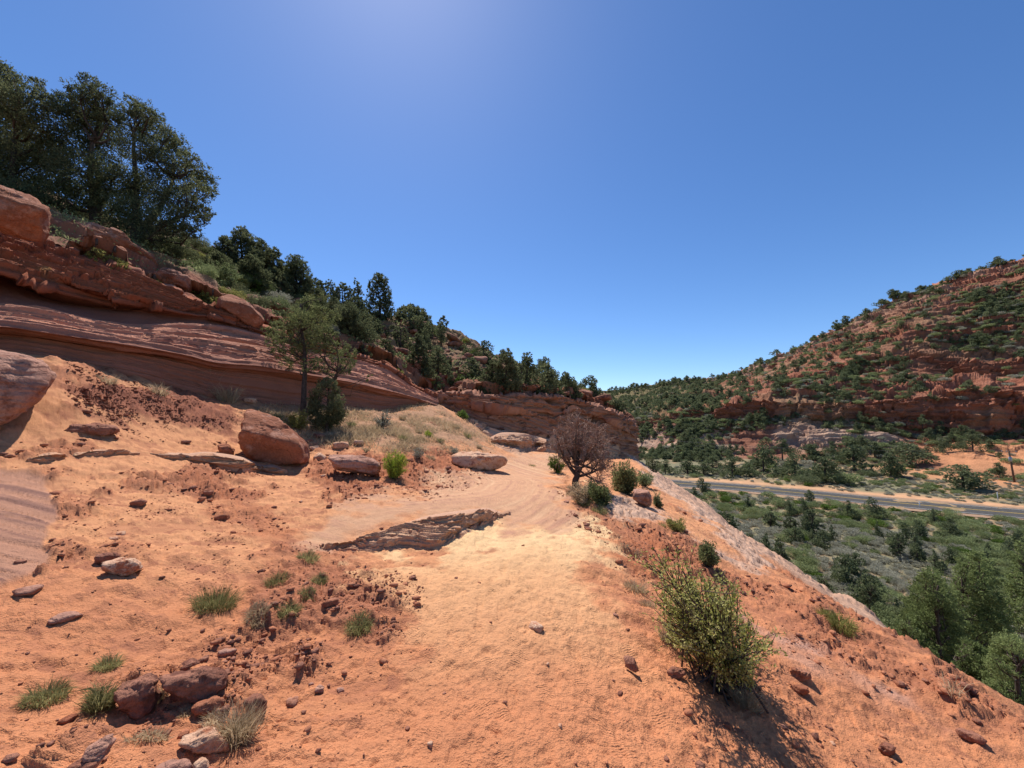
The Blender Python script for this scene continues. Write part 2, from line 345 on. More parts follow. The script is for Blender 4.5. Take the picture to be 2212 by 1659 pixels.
# polar sheet centred on the camera's foot, finer where it is near and in view
th = np.concatenate([np.linspace(-105, -62, 60)[:-1], np.linspace(-62, 62, 1180), np.linspace(62, 105, 60)[1:]])
ph = np.linspace(72, 11, 640); rr = np.concatenate([1.6 / np.tan(np.radians(ph)), np.geomspace(8.23, 150, 430)[1:], np.geomspace(150, 1200, 60)[1:]])
TH, RR = np.meshgrid(np.radians(th), rr); GX = RR * np.sin(TH); GY = RR * np.cos(TH)
GZ = H0(GX, GY)
NR, NC = GX.shape
px, py = proj(np.stack([GX, GY, GZ], -1))
w1 = fbm(GX * 1.1, GY * 1.1, oct=4, seed=11); w2 = fbm(GX * 5, GY * 5, oct=3, seed=21)
wob = w1 * 1.2 + w2 * .8
near = sst(60, 30, RR); dr = GX - rimx(GY)
def zone(poly, soft=30): return seg_mask(px, py, poly, soft, wob) * (RR < 45) * (py > 840)
z_slick = zone([(640,1178),(700,1120),(800,1085),(880,1062),(960,1035),(1040,1010),(1090,985),(1120,965),(1180,972),(1215,990),(1195,1030),(1215,1070),(1250,1110),(1200,1140),(1090,1150),(1085,1112),(860,1130),(780,1175),(700,1195)], 34)
z_left = zone([(-400,1020),(60,1015),(105,1050),(115,1120),(90,1180),(110,1210),(60,1240),(0,1262),(-400,1300)], 14)
z_moundtop = zone([(150,790),(300,820),(480,862),(520,900),(500,950),(380,915),(260,905),(190,880),(160,840)], 40)
z_red2 = zone([(850,990),(960,965),(1060,1010),(1010,1040),(960,1070),(880,1075),(850,1050),(700,1060),(670,1020),(700,985)], 34)
z_redc = zone([(560,1190),(690,1185),(800,1210),(870,1260),(860,1330),(820,1400),(640,1400),(540,1340),(520,1250)], 70)
z_reds = zone([(420,1060),(560,1080),(650,1150),(600,1190),(540,1170),(430,1110)], 50)
z_redp = zone([(1310,1190),(1400,1165),(1450,1200),(1420,1240),(1330,1235)], 40)
z_rims = zone([(1220,1060),(1310,1080),(1420,1110),(1500,1150),(1560,1230),(1700,1290),(1850,1360),(2050,1470),(2212,1570),(2300,1650),(2150,1600),(1950,1500),(1750,1400),(1640,1330),(1500,1220),(1380,1180),(1280,1160),(1230,1110)], 46)
z_pale = zone([(1370,980),(1410,1030),(1480,1080),(1560,1130),(1640,1195),(1660,1235),(1620,1235),(1590,1225),(1520,1180),(1440,1125),(1330,1120),(1300,1090),(1340,1070),(1400,1100),(1470,1125),(1560,1190),(1640,1240)], 18)
z_pale = np.maximum(z_pale, sst(-.35, .2, dr + .8 * w1) * (dr < 3) * sst(8.4, 9.6, GY) * (RR < 40))
z_strip = zone([(1600,1330),(1700,1380),(1850,1450),(2000,1530),(2212,1650),(2212,1700),(2000,1620),(1850,1540),(1700,1440)], 40) * sst(-.1, .5, w1 + .3)
z_grass = zone([(560,880),(650,880),(840,890),(930,860),(960,885),(1080,955),(1040,975),(930,965),(860,975),(700,950),(600,915)], 30)
z_yel = zone([(790,1195),(930,1188),(1060,1120),(1230,1130),(1290,1200),(1300,1270),(1180,1330),(1000,1290),(870,1240)], 120)
z_trail = zone([(780,1220),(1070,1130),(1250,1140),(1330,1250),(1420,1420),(1560,1700),(500,1700),(820,1480),(900,1380),(880,1300)], 90)
far = sst(28, 45, RR)
rub = np.clip(z_moundtop + z_red2 + z_redc * .9 + z_reds * .35 + z_redp * .35 + z_rims * .5 + (.35 + .25 * sst(900, 700, px)) * sst(.08, .4, w1 + .3 * w2) * (1 - z_trail) * (1 - z_slick) * (1 - z_left), 0, 1) * (1 - z_pale)
slick = np.clip(z_slick + z_left + z_pale + z_strip * .6, 0, 1)
# --- relief
loc = near
lump = fbm(GX * 7, GY * 7, GZ * 7, oct=5, seed=31, ridged=True, gain=.62)
lump2 = fbm(GX * 2.4, GY * 2.4, oct=4, seed=41)
fine = fbm(GX * 22, GY * 22, oct=3, seed=51)
soil = (1 - slick) * (1 - .85 * z_trail)
d = .035 * lump2 * (1 - slick) + .010 * fine * (1 - slick * .8) * sst(16, 6, RR)
# eroded crust: little scarps and broken plates, strongest on the rubbly patches
cr1 = fbm(GX * 3.1 + .6 * w2, GY * 4.4, oct=4, seed=33, gain=.6); cr2 = fbm(GX * 8.5, GY * 11, oct=3, seed=37, gain=.6)
d = d + soil * (.030 * sst(-.02, .05, cr1) + .020 * sst(.16, .20, cr1) - .022 * sst(-.22, -.27, cr1)) * (.45 + .45 * rub * (1 - .7 * z_rims) + .6 * sst(.0, .3, w1))
d = d + soil * .016 * sst(.12, .18, cr2) * (.35 + rub + .5 * sst(.05, .3, w1)) * sst(14, 8, RR) * (1 + .5 * sst(3, 8, RR))
d = d + rub * (.024 * (lump + .1) + .016 * np.maximum(fine, -.1)) * (1 + 2.0 * sst(5, 10, RR))
# trail: scuffed prints, soft hollows with raised rims
pit = vn(GX * 5.2, GY * 4.1, 0, 61); pit2 = vn(GX * 11, GY * 9, 0, 62)
d = d * (1 - .5 * np.clip(z_yel, 0, 1)) + z_trail * (1 - slick) * sst(14, 6, RR) * (.015 * np.abs(pit) - .011 * sst(.25, .6, pit2) + .006 * fine)
# slickrock bedding: thin stepped layers that follow the warped surface
sc0 = Pz(905, 1035, -1.4)
bed = np.hypot((GX - sc0[0]) * 1.25, (GY - sc0[1])) * 1.5 + .45 * fbm(GX * .55, GY * .55, oct=3, seed=71) + .05 * w2
bedL = GY * 1.6 + GX * .12 + .25 * fbm(GX * .6, GY * 2.5, oct=3, seed=73)
B_ = np.where(z_left > .3, bedL, bed)
def strat(b, s=0): return .5 * vn(b * 3.1, .3, 0, 80 + s) + .3 * vn(b * 7.7, .7, 0, 81 + s) + .2 * vn(b * 17., .1, 0, 82 + s)
st = strat(B_ * 1.6)
saw = (B_ * 3.3) % 1.
lin = sst(.86, .97, (B_ * 3.3 + .6 * vn(GX * 1.1, GY * 1.1, 0, 66)) % 1.) * sst(-.25, .1, vn(GX * .9, GY * .9, 0, 67)); lin2 = sst(.8, .97, (B_ * 8.7) % 1.) * sst(0, .3, vn(GX * .7, GY * .7, 0, 68))
d = d + (z_slick * .55 + z_left) * (.030 * st + .016 * saw * sst(-.2, .3, w1 + .1) - .018 * lin)
crk = np.abs(fbm(GX * 3.0 + .5 * w2, GY * 1.4, GZ * 5, oct=4, seed=91, gain=.6))
d = d + z_pale * (.12 * w1 + .06 * strat(GZ * 3 + w1) - .07 * sst(.07, .0, crk) + .05 * w2) + z_strip * .02 * w2
GZ = GZ + d * loc + far * .25 * fbm(GX / 2.3, GY / 2.3, oct=3, seed=95)
# --- cliff face under the rim
stp = sst(.5, 4, dr) * (RR < 60)
GZ = GZ + stp * .5 * fbm(GX / 1.5, GY / 1.5, GZ / 1.0, oct=4, seed=97) * (GZ > VZ + .8)
# --- colour of the materials themselves
def lerp(a, b, t): return a + (b - a) * t[..., None]
def C3(*c): return np.array(c, float)
mott = fbm(GX * .8, GY * .8, oct=4, seed=101)[..., None]
sand = C3(.56, .225, .105); C = np.broadcast_to(sand, GX.shape + (3,)) * (1 + .12 * mott)
C = lerp(C, C3(.62, .285, .135), sst(1300, 1130, py + 60 * w1) * (1 - rub))
C = lerp(C, C3(.40, .155, .082), rub * sst(-.35, .3, lump + w1 * .6))
C = lerp(C, C3(.27, .095, .055) * (1 + .25 * mott), z_moundtop * .9)
C = lerp(C, C3(.42, .145, .065), np.clip(z_red2 * .6 + z_redp * .9 + z_reds * .5, 0, 1))
tr_ = np.clip(z_trail + z_yel, 0, 1) * (1 - slick)
C = lerp(C, C3(.68, .36, .175) * (1 + .06 * mott), tr_ * sst(1560, 1230, py + 40 * w1) * .9); C = lerp(C, C3(.80, .55, .29), tr_ * sst(1260, 1150, py + 30 * w1) * .75)
pebble = sst(.42, .62, fine) * sst(-.2, .3, w1)
C = lerp(C, C3(.36, .14, .075), soil * sst(.14, .2, cr2) * .45 + soil * sst(-.2, -.3, cr1) * .45)
C = lerp(C, C3(.24, .10, .065), pebble * .55 * (1 - z_trail) * (1 - slick) * sst(14, 5, RR))
sc_ = (.5 + .5 * st)
C = lerp(C, C3(.56, .31, .18), z_slick * .92)
C = lerp(C, C3(.42, .205, .14), z_slick * sst(.15, .5, st + .3 * w2) * .5)
C = lerp(C, C3(.68, .43, .25), z_slick * sst(.1, .5, -st + .2 * w1) * .6)
C = lerp(C, C3(.30, .14, .09), z_slick * np.clip(lin * .6 + lin2 * .3, 0, 1) * sst(-.3, .3, w2 + w1))
C = lerp(C, C3(.43, .215, .135), z_left); C = lerp(C, C3(.20, .10, .08), z_left * sst(.15, .45, st) * .8)
C = lerp(C, C3(.57, .365, .255), z_pale * .93); C = lerp(C, C3(.28, .17, .13), z_pale * np.clip(sst(.07, .01, crk) * .85 + sst(.15, .5, w2) * .5, 0, 1))
C = lerp(C, C3(.50, .28, .20), z_strip * .8)
C = lerp(C, C3(.38, .22, .13), z_grass * .8)
cliff = sst(.2, 1.5, dr) * sst(7.0, 9, GY) * (RR < 60) * (GZ > VZ + 2)
C = lerp(C, C3(.50, .30, .20), cliff)
# valley floor
vm_ = sst(0, 1.5, (VZ + 3.5) - GZ) ; g1 = fbm(GX / 6, GY / 6, oct=4, seed=111); g2 = fbm(GX / 1.2, GY / 1.2, oct=4, seed=112)
vc = lerp(np.broadcast_to(C3(.27, .185, .105), C.shape), C3(.185, .165, .095), sst(-.4, .05, g1 + .5 * g2))
vc = lerp(vc, C3(.46, .25, .13), sst(.3, .55, g2 - g1 * .4) * .6)
rd, rs = line_dist(GX, GY, ROADL); rsd = rd * rs
vc = lerp(vc, C3(.30, .20, .11), sst(12, 6, rd) * .9)
vc = lerp(vc, C3(.55, .30, .16), sst(5, 6, rsd) * sst(15, 7, rsd + 3 * g1) * .85 * sst(34, 48, GX) )
vc = lerp(vc, C3(.56, .24, .11), sst(22, 36, rsd) * sst(82, 104, GX + 14 * g1) * .85)
C = lerp(C, vc, vm_)
C = lerp(C, C3(.42, .17, .09), sst(.3, 1.5, dr) * sst(7.6, 6.4, GY) * (1 - vm_) * (RR < 60) * .8)
me = mk_mesh('ground', np.stack([GX, GY, GZ], -1).reshape(-1, 3), grid_faces(NR, NC)[:, ::-1], M['ground'], C.reshape(-1, 3), smooth=True)
ta = me.attributes.new('Tread', 'FLOAT', 'POINT'); ta.data.foreach_set('value', (z_trail * (1 - slick) * sst(12, 5, RR)).ravel().astype(np.float32))
tag(link('ground', me), kind='structure', label='orange sand and bare sandstone of the trail falling away to a scrubby valley floor')
def Hq(x, y):
    "height of the finished sheet at a place"
    x = np.asarray(x, float); y = np.asarray(y, float)
    r = np.hypot(x, y); a = np.degrees(np.arctan2(x, y))
    fi = np.clip(np.interp(r, rr, np.arange(NR)), 0, NR - 1.001); fj = np.clip(np.interp(a, th, np.arange(NC)), 0, NC - 1.001)
    i = fi.astype(int); j = fj.astype(int); u = fi - i; v = fj - j
    return (GZ[i, j] * (1 - u) * (1 - v) + GZ[i + 1, j] * u * (1 - v) + GZ[i, j + 1] * (1 - u) * v + GZ[i + 1, j + 1] * u * v)
def on_ground(xd, yd):
    "where the ray through a photo point meets the ground sheet"
    dx = (xd - CX) / FD; zc = (CY - yd) / FD; ray = np.array([dx, CP - zc * SP, SP + zc * CP])
    t = np.concatenate([np.linspace(1.2, 30, 2400), np.geomspace(30, 400, 1500)])
    p = ray[None] * t[:, None]; g = Hq(p[:, 0], p[:, 1]); k = np.nonzero(p[:, 2] < g)[0]
    k = k[0] if len(k) else len(t) - 1
    return np.array([p[k, 0], p[k, 1], g[k]])

# ---- lofted rock faces: every column lists photo y and forward distance Y, bottom to top
class Loft:
    def __init__(s, cols, nx, ny, xs=None):
        s.cx = np.array([c[0] for c in cols], float)
        s.y = np.array([[q[0] for q in c[1]] for c in cols], float); s.Y = np.array([[q[1] for q in c[1]] for c in cols], float)
        s.W = P(s.cx[:, None], s.y, s.Y)                       # cols, rows, 3
        K, Rn = s.y.shape
        t = np.linspace(0, K - 1, nx); s.t = t; i = np.clip(t.astype(int), 0, K - 2); u = (t - i)[:, None, None]
        q = np.concatenate([2 * s.W[:1] - s.W[1:2], s.W, 2 * s.W[-1:] - s.W[-2:-1]])
        a, b, c, d = q[i], q[i + 1], q[i + 2], q[i + 3]
        G = .5 * (2 * b + (c - a) * u + (2 * a - 5 * b + 4 * c - d) * u ** 2 + (3 * b - a - 3 * c + d) * u ** 3)
        v = []
        for r in range(Rn - 1): v += list(r + np.arange(ny[r]) / ny[r])
        v = np.array(v + [Rn - 1.]); k = np.clip(v.astype(int), 0, Rn - 2); f = (v - k)[None, :, None]
        s.G = G[:, k] * (1 - f) + G[:, k + 1] * f; s.v = np.broadcast_to(v[None], s.G.shape[:2]); s.tt = np.broadcast_to(t[:, None], s.G.shape[:2])
    def normals(s):
        du = np.gradient(s.G, axis=0); dv = np.gradient(s.G, axis=1); n = np.cross(du, dv)
        return n / (np.linalg.norm(n, axis=-1, keepdims=True) + 1e-9)
    def where(s, xd, yd):
        "forward distance of the surface at a photo point"
        ys = [np.interp(xd, s.cx, s.y[:, r]) for r in range(s.y.shape[1])]; Ys = [np.interp(xd, s.cx, s.Y[:, r]) for r in range(s.y.shape[1])]
        o = np.argsort(ys); return float(np.interp(yd, np.array(ys)[o], np.array(Ys)[o]))
    def build(s, name, mat, C, label):
        n = s.G.shape
        return tag(link(name, mk_mesh(name, s.G.reshape(-1, 3), grid_faces(n[0], n[1]), mat, C.reshape(-1, 3), smooth=True)), label=label, kind='structure')
def bump3(a, c, w): return np.exp(-((a - c) / w) ** 2)

# left sandstone wall: rows 0 buried, 1 base, 2 under lip, 3 lip, 4 slab top, 5 recess, 6 overhang edge, 7 rim, 8 buried back
wt = [(-300,830,715,665,600,570,430,6.2,1.1),(-150,800,708,660,602,582,455,7.2,1.1),(0,765,706,658,597,586,492,8.1,1.15),(100,775,719,671,645,618,525,8.6,1.2),(200,795,734,694,662,640,560,9.3,1.2),
      (300,812,749,708,672,655,600,10.,1.4),(400,838,767,702,688,678,640,11,1.7),(470,855,784,705,695,688,674,11.8,1.9),(560,872,791,724,719,716,708,12.8,2.1),
      (650,884,807,754,748,746,738,13.8,2.3),(750,884,824,776,771,769,764,15.2,2.5),(830,894,842,798,794,792,788,16.5,2.6),(890,880,857,838,834,833,830,18,2.2),(945,890,876,866,862,861,858,19.2,1.5)]
cols = []
for x, b, l, s_, r_, o_, t_, Y, ds in wt:
    k = np.clip((470 - x) / 300, 0.06, 1)
    cols.append((x, [(b + 40, Y + .1), (b, Y + .05), (l + (b - l) * .18, Y + .32 * min(1, (b - l) / 50)), (l, Y - .12), (s_, Y - .12 + ds), (r_, Y + ds + .75 * k), (o_, Y + ds - .15 * k), (t_, Y + ds + .75 * k + .1), (t_ - 2, Y + ds + 2.2)]))
wall = Loft(cols, 1000, [6, 60, 24, 110, 60, 26, 90, 20])
G = wall.G; v = wall.v; nrm = wall.normals()
X, Y_, Z = G[..., 0], G[..., 1], G[..., 2]
wpp = fbm(X * .8, Y_ * .8, Z * .8, oct=4, seed=120); wp2 = fbm(X * 3, Y_ * 3, Z * 3, oct=4, seed=125)
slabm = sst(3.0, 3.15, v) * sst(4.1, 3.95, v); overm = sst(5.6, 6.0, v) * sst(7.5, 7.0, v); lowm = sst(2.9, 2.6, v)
bedc = v * 1.0 + .10 * wpp
s1 = strat(bedc * 3.2, 1); s2 = strat(bedc * 7, 5)
sawb = ((bedc * 9 + .7 * vn(X * .6, Y_ * .6, 0, 7)) % 1.)
s3 = strat(bedc * 16 + .15 * wp2, 11); blk = fbm(X * 1.6, Y_ * 1.6, Z * 4.5, oct=4, seed=127, gain=.6)
stp_ = fbm(X * .22, Y_ * .22, v * 11, oct=4, seed=129, gain=.5)
disp = slabm * (.06 * sst(.0, .04, stp_) + .05 * sst(.18, .21, stp_) - .05 * sst(-.2, -.23, stp_) + .05 * s1 + .06 * s2 + .055 * sawb + .03 * s3) + overm * (.26 * s1 + .15 * s2 + .12 * wpp + .16 * sst(-.02, .06, blk) + .05 * s3) + lowm * (.10 * wpp + .05 * s1 + .07 * sst(0, .05, stp_)) + .02 * wp2 + (1 - slabm - overm - lowm) * .05 * wpp
# hollows weathered into the recess under the overhang
pxw, pyw = proj(G)
hol = np.exp(-(((pxw - 150) / 62) ** 4 + ((pyw - (618 + (pxw - 150) * .22)) / 20) ** 2)) + .5 * np.exp(-(((pxw - 268) / 40) ** 2 + ((pyw - 655) / 10) ** 2))
wall.G = G + nrm * (-disp if nrm[..., 1].mean() > 0 else disp)[..., None]
hol = (hol * sst(6.25, 5.9, v) * sst(4.2, 4.6, v))[..., None]; wall.G = wall.G + hol * np.array([-.3, 1.9, .15])
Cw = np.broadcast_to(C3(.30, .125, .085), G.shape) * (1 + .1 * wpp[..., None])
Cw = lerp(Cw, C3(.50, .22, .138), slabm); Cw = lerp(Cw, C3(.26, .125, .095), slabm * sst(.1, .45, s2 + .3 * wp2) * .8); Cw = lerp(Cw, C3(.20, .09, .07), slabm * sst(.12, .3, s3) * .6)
Cw = lerp(Cw, C3(.29, .095, .05), overm * .9); Cw = lerp(Cw, C3(.22, .085, .05), overm * sst(.0, .4, s2 + .4 * wp2) * .7); Cw = lerp(Cw, C3(.50, .30, .12), overm * sst(.42, .6, wpp + .3 * wp2) * .7)  # overhang's own red, darkened in the colour to deepen its shade
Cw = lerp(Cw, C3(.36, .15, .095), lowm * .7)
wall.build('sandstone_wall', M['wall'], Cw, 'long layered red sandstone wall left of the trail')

# outcrop with the rounded nose at the bend of the trail
ot = [(870,905,870,850,845,20.5),(941,905,880,862,853,20.5),(1000,935,900,872,855,20.2),(1060,962,925,880,856,19.8),(1117,990,940,890,857,20.3),(1180,1000,945,895,858,22),(1237,1000,940,892,861,24),
      (1300,1008,955,905,884,25.5),(1342,1014,968,925,901,26.5),(1364,1022,980,940,914,28.5)]
cols = [(x, [(b + 40, Y - .3), (b, Y - .1), (m, Y + 2.0), (m - 3, Y + 2.1), (u, Y + 2.5), (u - 3, Y + 2.1), (t, Y + 2.3), (t - 6, Y + 8)]) for x, b, m, u, t, Y in ot]
cols += [(1374, [(1040, 31), (1015, 31), (985, 32.3), (975, 32.4), (950, 32.5), (945, 32.5), (935, 33), (930, 35)]), (1360, [(1040, 36), (1010, 36), (985, 37), (975, 37), (950, 37), (945, 37), (930, 37.2), (925, 38)]), (1320, [(1030, 46), (1010, 45), (985, 44), (975, 44), (950, 44), (940, 44), (920, 43), (915, 42)])]
oc = Loft(cols, 700, [5, 70, 20, 60, 10, 40, 20])
G = oc.G; v = oc.v; nrm = oc.normals(); X, Y_, Z = G[..., 0], G[..., 1], G[..., 2]
wpp = fbm(X * .5, Y_ * .5, Z * .8, oct=4, seed=130); wp2 = fbm(X * 2, Y_ * 2, Z * 2.5, oct=4, seed=135)
bedc = Z * 1.25 + np.where(v < 4, .42, .12) * X + .35 * wpp; s1 = strat(bedc * 1.4, 1); s2 = strat(bedc * 3.5, 5)
apron = sst(2.2, 1.8, v)
pxw, pyw = proj(G)
disp = .24 * s1 + .16 * s2 + .25 * wpp + .06 * wp2 + .22 * sst(0, .05, fbm(X * 1., Y_ * 1., Z * 3.2, oct=4, seed=137, gain=.6))
for hx, hy, ax, ay in [(1195, 868, 12, 5), (1245, 882, 22, 12), (1290, 905, 16, 8), (1352, 955, 12, 30)]: disp = disp - .9 * np.exp(-(((pxw - hx) / ax) ** 2 + ((pyw - hy) / ay) ** 2)) * (v > 1.2)
oc.G = G + nrm * (-disp if nrm[:400, :, 1].mean() > 0 else disp)[..., None]
Cw = np.broadcast_to(C3(.40, .21, .14), G.shape) * (1 + .12 * wpp[..., None])
Cw = lerp(Cw, C3(.60, .37, .235), apron * .9); Cw = lerp(Cw, C3(.25, .11, .075), sst(.0, .4, s2 + .3 * wp2) * .7); Cw = lerp(Cw, C3(.32, .14, .088), sst(5.2, 6.1, v) * .7)
oc.build('sandstone_outcrop', M['wall'], Cw, 'shaded layered sandstone outcrop with a rounded nose at the end of the trail')

# left hillside above the wall
ht = [(-300,430,8.4,380,13,270,19),(0,492,10.3,445,14,400,20),(100,525,10.8,490,14.5,440,20),(200,560,11.4,515,15,478,20.5),(300,600,12.3,560,16.5,505,22),(400,640,13.7,605,17.5,535,23.5),(470,674,14.7,640,18.5,560,24.5),(560,708,15.9,675,20.5,605,26),
      (650,738,17.1,708,22.5,655,28.5),(750,764,18.7,735,24.5,688,32),(830,788,20.1,750,26,693,33.5),(890,830,21.3,775,27,702,35.5),(941,853,22.8,795,27.2,718,38),(1000,855,22.5,805,27.5,735,40),(1060,856,22.1,817,28,768,42),(1117,857,22.6,826,29,795,42.5),
      (1180,858,24.3,838,30.5,826,41),(1237,861,26.3,852,32,853,38.5),(1300,884,28.3,876,32,875,36),(1345,903,29.8,896,33,895,35),(1368,920,31.8,915,33.5,915,34.5)]
cols = [(x, [(y0 + 45, Y0 + (2. if x < 900 else 4.)), (y0, Y0 + (0 if x < 900 else .7)), (y1, Y1), (y2, Y2), (y2 + 12, Y2 + 8), (y2 + 120, Y2 + 22)]) for x, y0, Y0, y1, Y1, y2, Y2 in ht]
lh = Loft(cols, 800, [5, 120, 170, 20, 10])
G = lh.G; v = lh.v; X, Y_, Z = G[..., 0], G[..., 1], G[..., 2]
wpp = fbm(X * .35, Y_ * .35, Z * .35, oct=4, seed=140); wp2 = fbm(X * 1.6, Y_ * 1.6, Z * 1.6, oct=5, seed=145, ridged=True)
lay = strat(Z * .9 + .2 * wpp + .1 * X, 3)
st_ = fbm(X * .8, Y_ * .8, oct=4, seed=147); lh.G = G.copy(); lh.G[..., 2] += .3 * wpp + .22 * (wp2 - .1) + .22 * lay * sst(12, 18, Y_) + .35 * sst(.0, .06, st_) + .25 * sst(-.2, -.15, st_)
Cw = lerp(np.broadcast_to(C3(.27, .095, .052), G.shape), C3(.27, .13, .075), sst(-.1, .4, wpp))
Cw = lerp(Cw, C3(.17, .14, .07), sst(.0, .4, wp2) * .6 * sst(1.3, 1.8, v)); Cw = lerp(Cw, C3(.44, .24, .17), sst(.25, .5, -wp2 + .3 * lay) * .7)
lh.build('hillside', M['wall'], Cw, 'rocky red hillside with scree above the sandstone wall on the left')

# hill across the valley: foot, pale band, cliff band, second band, ridge band
rt = [ # x, apron y/Y, foot y/Y, cliffbottom y, clifftop y, b2 bottom, b2 top, ridge-band bottom, ridge y, Yridge
 (1100,995,150,985,190,950,940,915,905,875,864,430),(1250,995,150,983,185,945,935,905,895,862,851,410),(1370,1008,124,985,160,935,925,895,888,850,838,370),(1450,1010,122,980,142,915,897,868,862,838,827,330),
 (1550,1008,120,982,133,912,886,858,850,832,818,290),(1650,1006,116,980,127,907,874,840,832,812,792,250),(1750,1004,112,978,123,914,877,822,812,768,744,228),(1850,1004,108,972,118,920,878,800,782,722,692,210),
 (1930,1008,104,965,114,926,868,795,766,690,656,198),(2000,1016,98,962,111,935,856,795,772,664,629,190),(2100,1030,90,957,106,946,842,830,795,632,594,180),(2212,1040,84,962,102,950,838,826,788,600,562,170),(2400,1060,74,975,92,960,840,820,780,540,500,158),(2700,1090,64,990,82,970,840,810,770,470,430,148)]
cols = []
for x, ya, Ya, yf, Yf, cb, ct, bb, bt, rb, ry, YR in rt:
    D = YR - Yf
    cols.append((x, [(ya + 30, Ya - 4), (ya, Ya), (yf, Yf), (cb, Yf + .10 * D), (ct, Yf + .10 * D + 2.5), (bb, Yf + .42 * D), (bt, Yf + .42 * D + 3), (rb, YR - 12), (ry, YR), (ry + 14, YR + 50), (ry + 80, YR + 110)]))
rh = Loft(cols, 1300, [4, 60, 70, 60, 90, 40, 120, 50, 20, 6])
G = rh.G; v = rh.v; X, Y_, Z = G[..., 0], G[..., 1], G[..., 2]; nrm = rh.normals()
wpp = fbm(X / 26, Y_ / 26, Z / 26, oct=4, seed=150); wp2 = fbm(X / 5, Y_ / 5, Z / 5, oct=5, seed=155); wp3 = fbm(X / 9, Y_ / 9, Z / 9, oct=4, seed=157, ridged=True)
fade = sst(1., 2.2, v) * sst(9.5, 8.2, v)
bedc = Z * .16 + .5 * wpp + X * .003; s1 = strat(bedc * 1.3, 1); s2 = strat(bedc * 3.6, 7); s3 = strat(bedc * 9, 9)
pxh0, pyh0 = proj(G)
wst = sst(1640, 1540, pxh0)
cl = np.clip(bump3(v, 3.5, .75) * (1 - .35 * wst) * (.35 + .65 * sst(-.22, .02, fbm(X / 15, Y_ / 15, Z / 30, oct=3, seed=166))) + .9 * bump3(v, 5.5, .7) * sst(-.25, .05, wpp + .1) + .95 * bump3(v, 7.4, .7) * sst(-.3, .0, wpp + .15) + .7 * bump3(v, 2.2, .35) * sst(.0, .3, wpp + .2 * wp2 + .1) + .75 * sst(.12, .3, s1 + .25 * wp2) * (v > 3.9), 0, 1)
sg = -1. if nrm[..., 1].mean() > 0 else 1.
cb_ = bump3(v, 3.5, .6); vj = fbm(X / 4.5, Y_ / 4.5, Z / 14, oct=4, seed=161, gain=.6); bl = fbm(X / 7, Y_ / 7, Z / 2.2, oct=4, seed=163, gain=.6)
disp = fade * (3.0 * wpp * sst(8.6, 7.5, v) + 1.3 * wp2 + .6 * wp3 + .8 * sst(0, .06, bl) + cl * (2.2 * s1 + 1.8 * s2 + .9 * s3 + .9 * sst(.0, .05, bl)) + cb_ * (1.6 * wp3 + 1.5 * sst(-.03, .05, vj)))
rh.G = G + sg * nrm * disp[..., None]
Cw = lerp(np.broadcast_to(C3(.27, .115, .068), G.shape), C3(.24, .15, .085), sst(-.15, .25, wpp + .5 * wp2))
Cw = lerp(Cw, C3(.34, .125, .072), cl * .85); Cw = lerp(Cw, C3(.22, .08, .05), cl * sst(.05, .4, s2 + .4 * wp2) * .75); Cw = lerp(Cw, C3(.47, .22, .14), cl * sst(.15, .5, -s3 + .3 * wp2) * .6)
palem = np.clip(bump3(v, 2.3, .45) * 1.2 + bump3(v, 7.6, .5) * .7, 0, 1) * sst(-.25, .15, wpp + .3 * wp2 + .25 * wst)
Cw = lerp(Cw, C3(.50, .33, .23), palem * .9); Cw = lerp(Cw, C3(.27, .16, .12), palem * sst(.1, .4, s3) * .5)
pxh, pyh = proj(rh.G)
ob = sst(1940, 2080, pxh + 60 * wp2) * sst(1.0, 1.3, v) * sst(2.6, 2.0, v)
Cw = lerp(Cw, C3(.56, .25, .12), ob * .9)
Cw = lerp(Cw, C3(.16, .15, .07), sst(1620, 1420, pxh) * sst(3.8, 4.3, v) * .8)
Cw = lerp(Cw, C3(.24, .18, .10), sst(1.6, 1.0, v) * sst(2000, 1900, pxh) * .8)
rh.build('canyon_hill', M['hill'], Cw, 'banded red sandstone hill across the valley')
def loft_at(L_, xd, yd, r0=1, r1=None):
    "finished surface place under a photo point"
    r1 = r1 or L_.y.shape[1] - 1; t = np.interp(xd, L_.cx, np.arange(len(L_.cx))); ys = np.array([np.interp(xd, L_.cx, L_.y[:, r]) for r in range(r0, r1)])
    v = np.interp(-yd, -ys, np.arange(r0, r1)); i = int(round(t / (len(L_.cx) - 1) * (L_.G.shape[0] - 1))); j = min(int(np.searchsorted(L_.v[0], v)), L_.G.shape[1] - 1)
    return L_.G[i, j].copy()
def rh_at(xd, yd):
    Y = rh.where(xd, yd); return P(xd, yd, Y)

